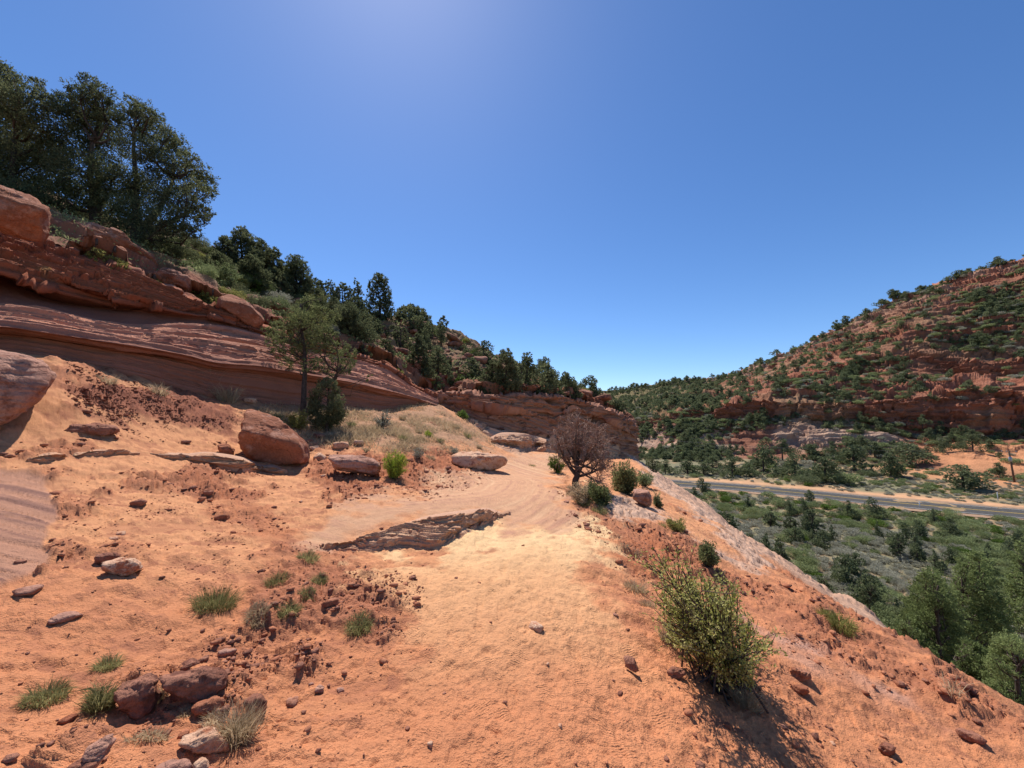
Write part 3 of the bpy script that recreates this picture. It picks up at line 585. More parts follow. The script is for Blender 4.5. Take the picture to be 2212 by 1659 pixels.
# ---- small layered ledges on the trail
def ledge(cols, label, seed, hue=(.50, .27, .16), nx=260):
    L_ = Loft([(x, [(b + 10, Yb + .0), (b, Yb), (b + (t - b) * .33, Yb + u_ * (Yt - Yb)), (b + (t - b) * .70, Yb + (.7 if u_ < .5 else .55) * (Yt - Yb)), (t, Yt - .02), (t - 5, Yt + .22), (t - 6, Yt + .7)]) for x, b, Yb, t, Yt in cols for u_ in [.3 if x < 960 else .85]], nx, [4, 24, 24, 24, 14, 8])
    G = L_.G; n = L_.normals(); X, Y_, Z = G[..., 0], G[..., 1], G[..., 2]
    a = fbm(X * 3, Y_ * 3, Z * 3, oct=4, seed=seed); b = Z * 12 + .3 * a + X * .8; s = strat(b * 1.2, seed); q = strat(b * 3, seed + 3)
    m = sst(1, 1.3, L_.v) * sst(4.25, 3.75, L_.v); dz_ = sst(3.6, 4.2, L_.v) * sst(5.6, 5.0, L_.v)
    bk = fbm(X * 2.2, Y_ * 2.2, Z * 8, oct=4, seed=seed + 5, gain=.6); dp = m * (.045 * sst(-.02, .03, bk) + .03 * sst(.15, .18, bk) - .03 * sst(-.18, -.22, bk) + .02 * a + .035 * s + .018 * q)
    L_.G = G + n * (dp * (-1 if n[..., 1].mean() > 0 else 1))[..., None]
    L_.G[..., 2] += dz_ * (.02 * a + .012 * s - .012); L_.G[:, -1, 2] -= .25
    Cc = lerp(np.broadcast_to(C3(*hue), G.shape), C3(.40, .19, .115), sst(.1, .35, s + .4 * a) * .8); Cc = lerp(Cc, C3(.60, .38, .23), sst(.15, .5, -q) * .7)
    Cc = lerp(Cc, C3(.50, .29, .19), sst(4., 4.6, L_.v))
    return L_.build('rock_ledge', M['wall'], Cc, label)
def gY(x, y): return on_ground(x, y)[1]
lc = []
for x, b, t in [(690, 1186, 1176), (750, 1191, 1172), (800, 1193, 1158), (850, 1192, 1140), (900, 1188, 1126), (950, 1180, 1115), (1000, 1160, 1108), (1050, 1134, 1103), (1082, 1118, 1107), (1100, 1112, 1108)]:
    Yb = gY(x, b); p = P(x, b, Yb); zt = p[2] + (.21 if 780 < x < 1070 else .08)
    Yt = Yb + .36 * min(1, (b - t) / 50); lc.append((x, b, Yb, t, max(Yt, Yb + .03)))
ledge(lc, 'low layered sandstone ledge beside the pale sand of the trail', 160)
lc = []
for x, b, t in [(325, 983, 980), (370, 992, 981), (410, 994, 984), (450, 1001, 982), (520, 1012, 992), (560, 1016, 1006), (590, 1022, 1008), (620, 1024, 1020)]:
    Yb = gY(x, b); lc.append((x, b, Yb, t, Yb + .06))
ledge(lc, 'thin dark-edged rock ledge just below the large square boulder', 170, nx=160)
lc = []
for x, b, t in [(60, 998, 990), (110, 996, 980), (150, 990, 984), (200, 986, 973), (260, 982, 973), (300, 983, 980)]:
    Yb = gY(x, b); lc.append((x, b, Yb, t, Yb + .06))
ledge(lc, 'thin rock ledge beside the shadow of the big smooth boulder', 180, nx=160)

lc = []
for x, b, t, k_ in [(1060, 958, 950, .3), (1080, 968, 941, 1.), (1105, 978, 940, 1.4), (1130, 980, 942, 1.5), (1155, 974, 947, 1.2), (1180, 963, 955, .4)]:
    Yb = min(gY(x, b), 19.5); lc.append((x, b, Yb, t, Yb + k_))
ledge(lc, 'tan layered rock bench lit by the sun at the foot of the outcrop', 190, hue=(.52, .30, .19), nx=160)

# ---- road
tv = np.gradient(ROADL, axis=0); tv /= np.linalg.norm(tv, axis=1)[:, None]; nv = np.stack([-tv[:, 1], tv[:, 0]], -1)
def strip(name, o0, o1, z, mat, label, zc=0., kind='structure'):
    ws_ = np.linspace(o0, o1, 5 if o1 - o0 > 1 else 2); V = []
    for w in ws_:
        p = ROADL + nv * w; V.append(np.concatenate([p, np.full((len(p), 1), z) + zc * (1 - abs(w) / 4.5)], 1))
    V = np.array(V); return tag(link(name, mk_mesh(name, V.reshape(-1, 3), grid_faces(len(ws_), len(ROADL)), mat)), kind=kind, label=label)
asph = mat_plain('asphalt', (.068, .064, .060), .95, var=.25, scale=2.)
white = mat_plain('road_paint_white', (.62, .60, .57), .7, var=.1); yellow = mat_plain('road_paint_yellow', (.55, .36, .06), .7, var=.1)
strip('road', -4.4, 4.4, VZ + .04, asph, 'grey two-lane asphalt road crossing the valley', .0)
sh_ = mat_plain('road_shoulder', (.30, .19, .12), .95, var=.25, scale=1.5)
strip('shoulder', 4.4, 6.4, VZ + .02, sh_, 'gravel shoulder of the road'); strip('shoulder', -6.4, -4.4, VZ + .02, sh_, 'gravel shoulder of the road')
for o in (-3.7, 3.6): strip('edge_line', o, o + .11, VZ + .046, white, 'white edge line painted on the road')
for o in (-.22, .10): strip('center_line', o, o + .12, VZ + .046, yellow, 'yellow centre line painted on the road')
# ================================================================ STONES
def ico(n):
    bm = bmesh.new(); bmesh.ops.create_icosphere(bm, subdivisions=n, radius=1)
    V = np.array([v.co[:] for v in bm.verts]); F = np.array([[v.index for v in f.verts] for f in bm.faces]); bm.free(); return V, F
ICO = {n: ico(n) for n in (1, 2, 3, 4, 5)}
def planes_body(dirs, N, D, p=16):
    q = np.maximum(dirs @ np.asarray(N).T, 1e-3) / np.asarray(D)[None]
    return (q ** p).sum(1) ** (-1 / p)
def rough(V, size, seed, amt=.05, layer=0., n=None):
    L_ = V / np.linalg.norm(V, axis=1)[:, None]
    a = fbm(V[:, 0] / size * 2.2 + seed, V[:, 1] / size * 2.2, V[:, 2] / size * 2.2, oct=4, seed=seed % 40)
    b = fbm(V[:, 0] / size * 7 + seed, V[:, 1] / size * 7, V[:, 2] / size * 7, oct=3, seed=seed % 30 + 9, ridged=True)
    e = fbm(V[:, 0] / size * 1.7 + seed, V[:, 1] / size * 1.7, V[:, 2] / size * 3.2, oct=4, seed=seed % 37 + 3, gain=.6)
    d = size * amt * (a + .45 * b + 1.1 * sst(-.02, .05, e) + .9 * sst(.16, .2, e) - .8 * sst(-.2, -.25, e))
    if layer: d = d + size * .02 * strat(V[:, 2] / size * layer + .3 * a, 2)
    return V + L_ * d[:, None]
def outline_rock(label, poly, Y, mat, thick=.9, seed=1, top=.25, sub=5, amt=.05, layer=0., group='boulders beside the trail', name='boulder', cat='boulder', extra=(), sink=0., contact=None):
    "a solid stone whose convex outline fits the measured corner points; bevel planes give it faceted sides"
    rs_ = np.random.default_rng(seed); poly = np.array(poly, float)
    c2 = poly.mean(0)
    if c2[1] > 860 and Y < 13 and contact is None: contact = (c2[0], poly[:, 1].max() - 3)
    if contact:
        h_ = on_ground(*contact); Y = h_[1]; Y += .4 * thick * np.ptp(poly, axis=0).min() / 2 / FD * Y
    c = P(c2[0], c2[1], Y); v = c / np.linalg.norm(c); r = np.cross(v, [0, 0, 1]); r /= np.linalg.norm(r); u = np.cross(r, v)
    Wd = P(poly[:, 0], poly[:, 1], Y); k = (c @ v) / (Wd @ v); Wd = Wd * k[:, None]
    q = np.stack([(Wd - c) @ r, (Wd - c) @ u], -1)
    area = .5 * np.sum(q[:, 0] * np.roll(q[:, 1], -1) - q[:, 1] * np.roll(q[:, 0], -1)); q = q if area > 0 else q[::-1]
    size = np.ptp(q, axis=0).max() / 2; th_ = thick * np.ptp(q, axis=0).min() / 2
    N = []; D = []
    for a, b in zip(q, np.roll(q, -1, 0)):
        e = b - a; L_ = np.hypot(*e)
        if L_ < 1e-4: continue
        n2 = np.array([e[1], -e[0]]) / L_; dd = n2 @ a
        if dd < 1e-3: continue
        for sgn in (1, -1):
            t_ = rs_.uniform(.08, .3) * sgn; m = n2[0] * r + n2[1] * u + t_ * v; l = np.linalg.norm(m); N.append(m / l); D.append(dd / l)
    for sgn in (1, -1):
        for tz in ((min(top, .22), 1.), (-.4, 1.02), (.75, .98)) if sgn == -1 else ((.1, 1.),):
            m = sgn * v + tz[0] * u + rs_.uniform(-.25, .25) * r; m /= np.linalg.norm(m); N.append(m); D.append(th_ * tz[1])
    m = .28 * -v + .96 * u + rs_.uniform(-.12, .12) * r; N.append(m / np.linalg.norm(m)); D.append(.60 * np.ptp(q[:, 1]) / 2)
    for m, dd in extra: m = np.array(m, float); N.append(m / np.linalg.norm(m)); D.append(dd * size)
    S, F = ICO[sub]; rad = planes_body(S, N, D, 55); V = rough(S * rad[:, None], size, seed, amt, layer)
    V[:, 2] -= sink
    o = link(name, mk_mesh(name, V, F, M[mat], smooth=sub >= 4), loc=c); 
    return tag(o, label, cat, group)
def rand_rock_VF(seed, sub=2, flat=.6, n=11):
    rs_ = np.random.default_rng(seed); N = rs_.normal(size=(n, 3)); N /= np.linalg.norm(N, axis=1)[:, None]
    N = np.concatenate([N, np.eye(3), -np.eye(3)]); D = rs_.uniform(.55, 1., len(N))
    S, F = ICO[sub]; V = S * planes_body(S, N, D, 50)[:, None]; V[:, 2] *= flat; V[:, 0] *= rs_.uniform(.9, 1.4)
    return rough(V, 1., seed, .05), F
def small_rock(label, xd, yd, w, mat='red', seed=1, flat=.6, sub=4, rz=None, cat='stone', name='stone', group='stones lying on the slope', p=None, lift=.25):
    p = on_ground(xd, yd) if p is None else p
    V, F = rand_rock_VF(seed, sub, flat); s = w / FD * np.linalg.norm(p) / 2 / 1.05 * (.72 if w < 26 else .85) * (.8 if yd > 1380 else 1)
    a = rz if rz is not None else seed * 1.7; ca, sa = math.cos(a), math.sin(a)
    V = np.stack([V[:, 0] * ca - V[:, 1] * sa, V[:, 0] * sa + V[:, 1] * ca, V[:, 2]], -1) * s
    o = link(name, mk_mesh(name, V, F, M[mat], smooth=sub >= 4), loc=p + [0, 0, s * flat * lift])
    return tag(o, label, cat, group)

outline_rock('huge smooth pinkish boulder cut off by the left edge, casting a black shadow', [(-330,760),(-180,725),(0,735),(62,768),(126,797),(131,815),(112,850),(62,882),(30,912),(0,940),(-150,1010),(-330,1040)], 6.25, 'pink', .75, 3, .9, layer=7., amt=.025, extra=[((-.1, -.5, .85), .62)])
outline_rock('large mottled red boulder perched on the rim of the wall below the big dark trees', [(-90,395),(0,386),(40,400),(88,432),(113,460),(108,490),(92,518),(60,523),(0,500),(-80,470)], 8.9, 'red', .9, 5, .3, amt=.04)
outline_rock('angular dark red boulder on the wall rim beside yellow-green brush', [(468,665),(475,640),(490,627),(530,648),(560,676),(572,692),(566,707),(548,712),(510,692),(478,672)], 14.6, 'red', .8, 9, .2, amt=.03)
outline_rock('big square-cut red boulder resting on the sand below the slender juniper', [(495,925),(506,880),(522,864),(545,868),(600,905),(640,930),(662,960),(667,985),(655,1002),(610,1008),(552,1000),(515,968)], 8.9, 'red', 1.1, 12, .1, amt=.03, extra=[((-.8, -.55, .1), .66), ((.32, -.42, .85), .36), ((.1, -.95, -.3), .58)])
outline_rock('flat-topped tan slab lying left of the bright green shrub', [(708,990),(715,978),(760,982),(800,988),(820,1000),(820,1022),(806,1030),(765,1022),(722,1012)], 8.0, 'pink', 1., 14, .8, layer=3, amt=.03)
outline_rock('long low slab with a pale top on slickrock below the red bank', [(972,985),(985,975),(1030,972),(1080,982),(1093,992),(1090,1006),(1060,1014),(1010,1014),(978,1002)], 11.2, 'pale', 1., 16, .9, amt=.04)
outline_rock('thin tilted red slab sticking out of the dry grass slope', [(902,905),(925,910),(960,925),(984,938),(983,948),(955,944),(925,928),(905,915)], 15.5, 'red', .8, 18, .3, amt=.03)
outline_rock('round-cornered orange boulder on the rim beside the pale slickrock', [(1366,1075),(1370,1056),(1382,1050),(1402,1060),(1408,1072),(1407,1090),(1400,1096),(1380,1088)], 12.8, 'pink', .9, 20, .4, sub=4, amt=.04)
outline_rock('pale-topped rock standing clear of the sand with a pointed shadow', [(219,1226),(226,1211),(250,1203),(285,1204),(305,1214),(307,1228),(280,1246),(240,1243)], 3.75, 'pale', .95, 22, .9, amt=.05)
outline_rock('small dark rock tucked behind the pale-topped rock', [(205,1205),(215,1193),(245,1192),(262,1198),(255,1212),(225,1220),(207,1216)], 3.95, 'brown', .9, 23, .6, sub=4)
outline_rock('flat dark layered stone on the sand right of the big boulder shadow', [(138,930),(160,916),(200,911),(245,920),(256,930),(245,939),(200,942),(160,940)], 6.3, 'brown', .9, 24, .9, layer=5, amt=.05)
outline_rock('small red block lying just left of the square-cut boulder', [(470,965),(478,954),(495,958),(506,972),(505,985),(490,986),(474,978)], 8.3, 'red', .9, 25, .5, sub=4)
outline_rock('pale orange angular rock at the bottom edge below the dry grass', [(388,1598),(398,1582),(440,1570),(470,1578),(492,1602),(490,1622),(460,1632),(420,1626),(392,1612)], 2.08, 'pale', .9, 27, .9, amt=.05)
outline_rock('rough dark red rock lying right of the green grass blades', [(248,1500),(262,1465),(300,1452),(338,1462),(345,1500),(325,1535),(285,1556),(258,1540)], 2.35, 'brown', .8, 28, .9, amt=.06)
outline_rock('rough red rock behind the dry grass cluster, widest of the three', [(350,1465),(375,1445),(430,1438),(480,1450),(488,1472),(465,1505),(420,1522),(370,1505)], 2.5, 'brown', .8, 29, .9, amt=.06)
outline_rock('half-buried red rock between the widest rock and the dry grass', [(415,1530),(430,1508),(465,1502),(488,1512),(484,1535),(450,1548),(422,1545)], 2.3, 'red', .8, 30, .9, sub=4, amt=.05)
outline_rock('grey-brown rock half hidden behind the tall dry grass', [(525,1520),(535,1500),(560,1495),(578,1515),(570,1545),(545,1552)], 2.3, 'brown', .8, 31, .9, sub=4)
outline_rock('slanting layered slab at the bottom edge, upper one of two', [(175,1640),(200,1600),(240,1580),(248,1600),(230,1630),(200,1665),(170,1690)], 1.95, 'pink', .8, 32, .7, amt=.05, layer=4)
outline_rock('slanting layered slab at the bottom edge, lower one of two', [(120,1690),(150,1650),(195,1625),(215,1640),(190,1680),(150,1710)], 1.9, 'brown', .8, 33, .7, amt=.05, layer=4)
outline_rock('small pale stone cut by the bottom edge under the angular rock', [(418,1650),(435,1632),(450,1640),(452,1670),(420,1680)], 2.0, 'pale', .9, 34, .9, sub=4)
outline_rock('flat grey-pink stone cut by the bottom edge', [(330,1665),(345,1645),(400,1640),(420,1655),(400,1690),(340,1690)], 1.95, 'pink', .8, 35, .9, sub=4)
outline_rock('upper one of two red stones right of the olive bush', [(1695,1440),(1715,1444),(1735,1434),(1751,1452),(1750,1468),(1725,1470),(1706,1458)], 3.1, 'red', .9, 36, .9, amt=.06)
outline_rock('lower one of two red stones right of the olive bush', [(1704,1484),(1725,1476),(1742,1480),(1747,1495),(1735,1502),(1712,1494)], 3.0, 'red', .9, 37, .9, amt=.05)
outline_rock('reddish stone half sunk in the right slope near the rim', [(2064,1575),(2080,1568),(2110,1585),(2132,1600),(2125,1612),(2095,1604),(2070,1590)], 3.0, 'brown', .9, 38, .9, sub=4)
outline_rock('rough knobbly stone with a short shadow near the bottom right', [(1895,1618),(1905,1605),(1925,1603),(1934,1615),(1928,1632),(1905,1634)], 2.55, 'brown', .9, 39, .9, sub=4, amt=.08)
outline_rock('dark flat stone sunk in the trampled sand left of the olive bush', [(1346,1420),(1358,1410),(1372,1425),(1380,1448),(1372,1454),(1352,1440)], 2.75, 'brown', .5, 40, .9, sub=4)
outline_rock('purplish stone sunk in sand at the foot of the olive bush', [(1440,1452),(1455,1436),(1475,1442),(1480,1458),(1465,1466),(1445,1464)], 2.75, 'brown', .6, 41, .9, sub=4)
outline_rock('long dark slab on the hillside under the big dark trees', [(150,485),(165,474),(200,478),(270,512),(325,548),(340,570),(325,578),(280,560),(210,525),(160,500)], 13.2, 'red', .8, 42, .5, amt=.05, layer=3)
outline_rock('pale-topped slab above the wall rim', [(332,590),(350,578),(385,582),(408,600),(405,625),(375,618),(345,604)], 13.4, 'scree', .9, 43, .7, amt=.06, layer=3)
outline_rock('pinkish slab lying just on the wall rim', [(340,618),(365,608),(398,632),(402,645),(385,644),(350,630)], 13.0, 'scree', .9, 44, .7, amt=.05)
outline_rock('pale flat slab behind the angular dark red boulder', [(530,640),(545,630),(590,650),(632,672),(630,680),(590,678),(550,660)], 18.5, 'scree', .8, 45, .9, amt=.05)
outline_rock('broad flat scree slab on the hillside right of the leaning juniper', [(855,745),(870,738),(900,742),(925,750),(905,757),(875,754)], 27.5, 'scree', .9, 46, .9, sub=4, amt=.06)
outline_rock('tan overhanging scree block on the upper hillside', [(1010,790),(1030,783),(1060,798),(1068,812),(1045,812),(1020,802)], 31, 'scree', .9, 47, .7, sub=4, amt=.06)
# near stones on the ground at measured places
SM = [(260,1155,22,'thin flat stone above the pale-topped rock'),(245,1165,18,'dark chip just above the pale-topped rock'),(140,1340,40,'flat slab low in the sand at far left'),(60,1280,34,'grey flat stone beside the striped bare rock'),(45,1216,16,'little dark stone on the striped bare rock'),
      (490,1417,42,'small flat reddish rock above the widest rough rock'),(405,1440,34,'dark red lump above the widest rough rock'),(500,1395,20,'dark clod above the small flat rock'),(628,1525,34,'leaning pointed stone right of the dry grass'),(655,1540,14,'round pebble by the leaning pointed stone'),
      (690,1490,26,'pinkish stone in the sand, larger of a pair'),(672,1480,14,'pinkish stone in the sand, smaller of a pair'),(735,1495,24,'dark clod right of the pinkish pair'),(712,1310,30,'upright reddish chip left of the last grass tuft'),(1160,1358,30,'grey-white sliver lying on the trampled trail'),
      (1183,1437,12,'dark pebble below the grey-white sliver'),(1090,1520,12,'dark chip low on the trail'),(1210,1570,14,'pale pebble at the right of the lower trail'),(1060,1345,10,'rust pebble in the middle of the trail'),(985,1250,10,'dark pebble on the yellow sand'),
      (1035,1260,9,'brown pebble on the yellow sand'),(1270,1143,22,'dark red stone left of the rim rubble'),(1292,1150,14,'small red stone at the edge of the rim rubble'),(1225,1085,20,'flat red stone on the slickrock edge'),(1130,1180,9,'pebble where sand meets slickrock'),
      (1480,1150,18,'dark stone on the red rim slope'),(1440,1640,16,'purplish stone at the lower right of the trail'),(1500,1590,14,'small stone under the tip of the bush shadow'),(1940,1480,20,'red chip on the right slope near the rim'),(1870,1500,16,'small chip on the bare strip of rock'),
      (1800,1610,14,'pale pebble on the bare strip'),(2100,1500,20,'dark red chip close to the rim edge'),(700,1030,20,'red block below the tan slab'),(690,990,34,'low red rock left of the tan slab'),(680,970,26,'red rock behind the tan slab'),
      (735,965,34,'red ledge stone above the tan slab'),(775,960,28,'second red stone above the tan slab, nearer the grass'),(665,955,24,'red stone under the dark round bush'),(690,945,30,'stone at the edge of the dry grass by the dark bush'),(1010,1005,18,'stone wedged against the long low slab'),
      (920,1020,16,'dark stone on the red bank left of the long low slab'),(945,1050,12,'little stone where the bank meets slickrock'),(290,790,30,'rounded stone under the first dry grass tuft by the wall'),(345,800,20,'stone between the dry grass tufts by the wall'),(455,845,26,'flat stone under the third dry grass tuft'),
      (540,868,30,'rounded tan stone behind the square-cut boulder'),(450,1070,22,'dark clod on the upper sand slope'),(300,1090,30,'dark crumbling lump on the left sand slope'),(480,1120,26,'rusty crumb pile stone above the left ledge'),(650,1085,12,'small pebble on the pale sand slope'),
      (1340,1500,18,'dark stone left of the shadow of the olive bush'),(1570,1570,22,'stone chip below the shadow of the olive bush'),(1330,1330,14,'small clod on the trail edge left of the olive bush'),(880,1580,16,'dark pebble low left on the trail'),(930,1610,18,'pale stone low in the trail centre'),
      (960,1500,14,'rust chip at the left of the trail'),(150,1560,26,'red lump left of the bottom slabs'),(190,1530,24,'dark red stone under the green grass blades'),(360,1590,22,'small stone between the dark rock and the angular rock'),(560,1620,16,'stone chip right of the angular rock')]
for i, (x, y, w, lab) in enumerate(SM):
    small_rock(lab, x, y, w, ('pale' if ('pale' in lab or 'white' in lab or 'tan' in lab) else 'pink' if 'pink' in lab or 'flat' in lab else 'brown' if ('dark' in lab or 'purpl' in lab or 'grey' in lab) else 'red'), 200 + i, .45 if 'flat' in lab else .6, 3)
# pebbles and crumbs
def merge(name, variants, Pn, S, A, V2, mat, tilt=None, mats=None):
    "one mesh of many small copies: positions, sizes, turn angles, variant numbers"
    Vs, Fs, Mi, n = [], [], [], 0
    for k, vv in enumerate(variants):
        V, F = vv[0], vv[1]; m = V2 == k
        if not m.any(): continue
        p, s, a = Pn[m], S[m], A[m]; ca, sa = np.cos(a), np.sin(a)
        if s.ndim == 1: s = np.stack([s, s, s], -1)
        W = np.stack([(V[None, :, 0] * ca[:, None] - V[None, :, 1] * sa[:, None]) * s[:, :1], (V[None, :, 0] * sa[:, None] + V[None, :, 1] * ca[:, None]) * s[:, 1:2], V[None, :, 2] * s[:, 2:]], -1) + p[:, None]
        Ff = F[None] + (np.arange(len(p)) * len(V))[:, None, None] + n
        Vs.append(W.reshape(-1, 3)); Fs.append(Ff.reshape(-1, F.shape[1])); n += W.shape[0] * W.shape[1]
        if len(vv) > 2: Mi.append(np.tile(vv[2], len(p)))
    return link(name, mk_mesh(name, np.concatenate(Vs), np.concatenate(Fs), mat, mi=np.concatenate(Mi) if Mi else None))
zr = [rub, z_trail, slick, z_yel]
n = 90000
ai = rng.uniform(-60, 60, n); yi = rng.uniform(0, 1, n); ri = 1.6 / np.tan(np.radians(66 - yi * 58)); gx = ri * np.sin(np.radians(ai)); gy = ri * np.cos(np.radians(ai))
ii = np.clip(np.interp(ri, rr, np.arange(NR)).astype(int), 0, NR - 1); jj = np.clip(np.interp(ai, th, np.arange(NC)).astype(int), 0, NC - 1)
pr = .11 + .8 * rub[ii, jj] - .106 * z_trail[ii, jj] - .14 * slick[ii, jj] - .12 * z_yel[ii, jj]; pr *= (gx < rimx(gy) + .2) * (.35 + 2.2 * sst(.0, .3, w1[ii, jj] + .4 * w2[ii, jj])) * 1.0; pr = np.where(ri > 14, pr * .3, pr)
k = rng.uniform(0, 1, n) < pr; gx, gy, ri = gx[k], gy[k], ri[k]
sz = np.minimum(rng.pareto(2.2, k.sum()) * .004 + .0035, .028) * (1 + .10 * ri + .22 * np.maximum(ri - 4.5, 0))
pv = [rand_rock_VF(300 + i, 1, .6) for i in range(6)]
pm = M['brown']
for nm, mt, sel in (('pebbles', 'brown', 0), ('gravel', 'crumb', 1)):
    q = rng.uniform(0, 1, len(gx)) < .5 if sel == 0 else q
    qq = q if sel == 0 else ~q
    o = merge(nm, pv, np.stack([gx, gy, Hq(gx, gy) + sz * .3], -1)[qq], sz[qq], rng.uniform(0, 6.28, qq.sum()), rng.integers(0, 6, qq.sum()), M[mt])
    tag(o, 'loose brown pebbles and crumbs of stone on the sand' if sel == 0 else 'loose red gravel and crumbs scattered over the sandy slope', kind='stuff')

def zone_points(x0, x1, y0, y1, n, poly, g, nx=44, ny=26):
    "places on the ground sheet inside an outline given in photo points"
    gx_ = np.linspace(x0, x1, nx); gy_ = np.linspace(y0, y1, ny); tab = np.array([[on_ground(a, b) for b in gy_] for a in gx_])
    x = g.uniform(x0, x1, n); y = g.uniform(y0, y1, n); k = seg_mask(x, y, poly, 30, g.normal(size=n) * .6) > .5; x, y = x[k], y[k]
    fi = (x - x0) / (x1 - x0) * (nx - 1); fj = (y - y0) / (y1 - y0) * (ny - 1); i = np.clip(fi.astype(int), 0, nx - 2); j = np.clip(fj.astype(int), 0, ny - 2); u = (fi - i)[:, None]; v = (fj - j)[:, None]
    p = tab[i, j] * (1 - u) * (1 - v) + tab[i + 1, j] * u * (1 - v) + tab[i, j + 1] * (1 - u) * v + tab[i + 1, j + 1] * u * v; p[:, 2] = Hq(p[:, 0], p[:, 1]); return p
gq = np.random.default_rng(55)
for nm, lab_, mt, n, box_, poly_, s0, s1 in [
    ('rubble', 'dark red-brown crumbling rubble on the mound below the wall', 'dirt', 9000, (140, 540, 785, 960), [(150,795),(300,822),(480,864),(525,905),(505,955),(380,925),(255,915),(185,885),(155,840)], .012, .05),
    ('rubble', 'red crumbling rubble on the bank around the long low slab', 'crumb', 4500, (660, 1080, 955, 1085), [(850,985),(960,962),(1060,1010),(1010,1040),(960,1072),(880,1078),(850,1055),(700,1062),(668,1020),(700,985)], .010, .04),
    ('rubble', 'red stony rubble along the rim of the slope', 'crumb', 9000, (1220, 2150, 1070, 1600), [(1230,1070),(1310,1085),(1420,1120),(1500,1170),(1600,1270),(1700,1300),(1850,1370),(2050,1480),(2140,1590),(1950,1500),(1750,1400),(1640,1340),(1500,1230),(1380,1190),(1280,1165)], .006, .022),
    ('rubble', 'small dark clods on the sandy slope left of the ledge', 'crumb', 5000, (150, 650, 1030, 1330), [(250,1040),(480,1060),(640,1130),(600,1200),(520,1190),(430,1330),(300,1300),(180,1240),(200,1120)], .005, .022)]:
    p = zone_points(*box_, n, poly_, gq); kk = fbm(p[:, 0] * 2.2, p[:, 1] * 2.2, oct=3, seed=58) + gq.normal(size=len(p)) * .12 > (.0 if 'clods' not in lab_ else .12); p = p[kk]
    s_ = np.minimum(s0 * (1 + gq.pareto(2.0, len(p)) * .6), s1); p[:, 2] += s_ * .2
    tag(merge(nm, pv, p, np.stack([s_ * gq.uniform(.8, 1.6, len(p)), s_ * gq.uniform(.8, 1.3, len(p)), s_ * gq.uniform(.6, 1., len(p))], -1), gq.uniform(0, 6.28, len(p)), gq.integers(0, 6, len(p)), M[mt]), label=lab_, kind='stuff')

# scree stones on the left hillside
def lh_at(xd, yd): return loft_at(lh, xd, yd, 1, 4)
scree_mesh = [mk_mesh('scree_stone', *rand_rock_VF(400 + i, 3, .55), M['scree']) for i in range(7)]
SIDE = ['just above the wall rim', 'half way up the hillside', 'near the hillside crest']
k = 0; tries = 0
while k < 140 and tries < 4000:
    tries += 1
    xd = rng.uniform(560, 1300); fr = rng.uniform(.03, .95)
    if rng.uniform() > (.9 if 740 < xd < 1080 else .35): continue
    y0 = np.interp(xd, lh.cx, lh.y[:, 1]); y3 = np.interp(xd, lh.cx, lh.y[:, 3]); yd = y0 + (y3 - y0) * fr
    p = lh_at(xd, yd); s = rng.uniform(.16, .55) * (1.6 if rng.uniform() < .15 else 1)
    o = link('scree_stone', scree_mesh[k % 7], loc=p + [0, 0, s * .2]); o.scale = (s * rng.uniform(.9, 1.7), s, s * rng.uniform(.6, 1.2)); o.rotation_euler = (rng.uniform(-.3, .3), rng.uniform(-.3, .3), rng.uniform(0, 6.28))
    zone_ = 'behind the slender juniper' if xd < 740 else 'below the tall skyline juniper' if xd < 860 else 'below the round skyline juniper' if xd < 960 else 'left of the dense juniper clump' if xd < 1060 else 'around the dense juniper clump' if xd < 1150 else 'above the outcrop nose'
    tag(o, '%s scree stone %s %s' % ('large tan' if s > .5 else 'mid-sized tan' if s > .3 else 'small tan', SIDE[min(2, int(fr * 3))], zone_), 'stone', 'scree stones on the left hillside'); k += 1

# ================================================================ PLANTS
def unit(v): return v / (np.linalg.norm(v, axis=-1, keepdims=True) + 1e-9)
def leafset(c, d, ln, wd, g=rng):
    "one small pointed leaf or spray per centre: diamonds"
    n = len(c); d = unit(d); s = unit(np.cross(d, g.normal(size=(n, 3)))); ln = np.broadcast_to(ln, n)[:, None] * g.uniform(.7, 1.3, (n, 1)); wd = np.broadcast_to(wd, n)[:, None]
    V = np.stack([c - d * ln * .5, c + s * wd * .5, c + d * ln * .5, c - s * wd * .5], 1)
    return V.reshape(-1, 3), np.arange(4 * n).reshape(n, 4)
def lobe_leaves(lobes, ln, wd, lai, g, up=.35, shell=.55):
    "leaf sprays gathered in small tufts inside each lobe of a crown"
    Cs, Ds = [], []
    for c, r in lobes:
        n = max(int(lai * PI * r * r / (ln * wd * .5)), 12); nt = max(n // 14, 3)
        t = unit(g.normal(size=(nt, 3))) * (g.uniform(shell ** 3, 1, (nt, 1)) ** (1 / 3.)) * np.array([1, 1, .85]) * r * g.uniform(.7, 1.28, (nt, 1))
        i = g.integers(0, nt, n); tr = min(.16 * r + .02, ln * 2.2)
        Cs.append(c + t[i] + g.normal(size=(n, 3)) * tr * .55); Ds.append(unit(t[i]) * .8 + g.normal(size=(n, 3)) * .55 + [0, 0, up])
    c = np.concatenate(Cs); d = np.concatenate(Ds)
    return leafset(c, d, ln, wd, g)
def limb(mb, a, b, r0, r1, g, k=5, n=6, wig=.08, sag=0.):
    a = np.array(a, float); b = np.array(b, float); t = np.linspace(0, 1, n)[:, None]; L_ = np.linalg.norm(b - a)
    w = np.cumsum(g.normal(size=(n, 3)), 0) * L_ * wig / n ** .5; w -= w[:1] + (w[-1:] - w[:1]) * t
    p = a + (b - a) * t + w; p[:, 2] += -sag * L_ * np.sin(t[:, 0] * PI)
    mb.tube(p, np.linspace(r0, r1, n), k); return p
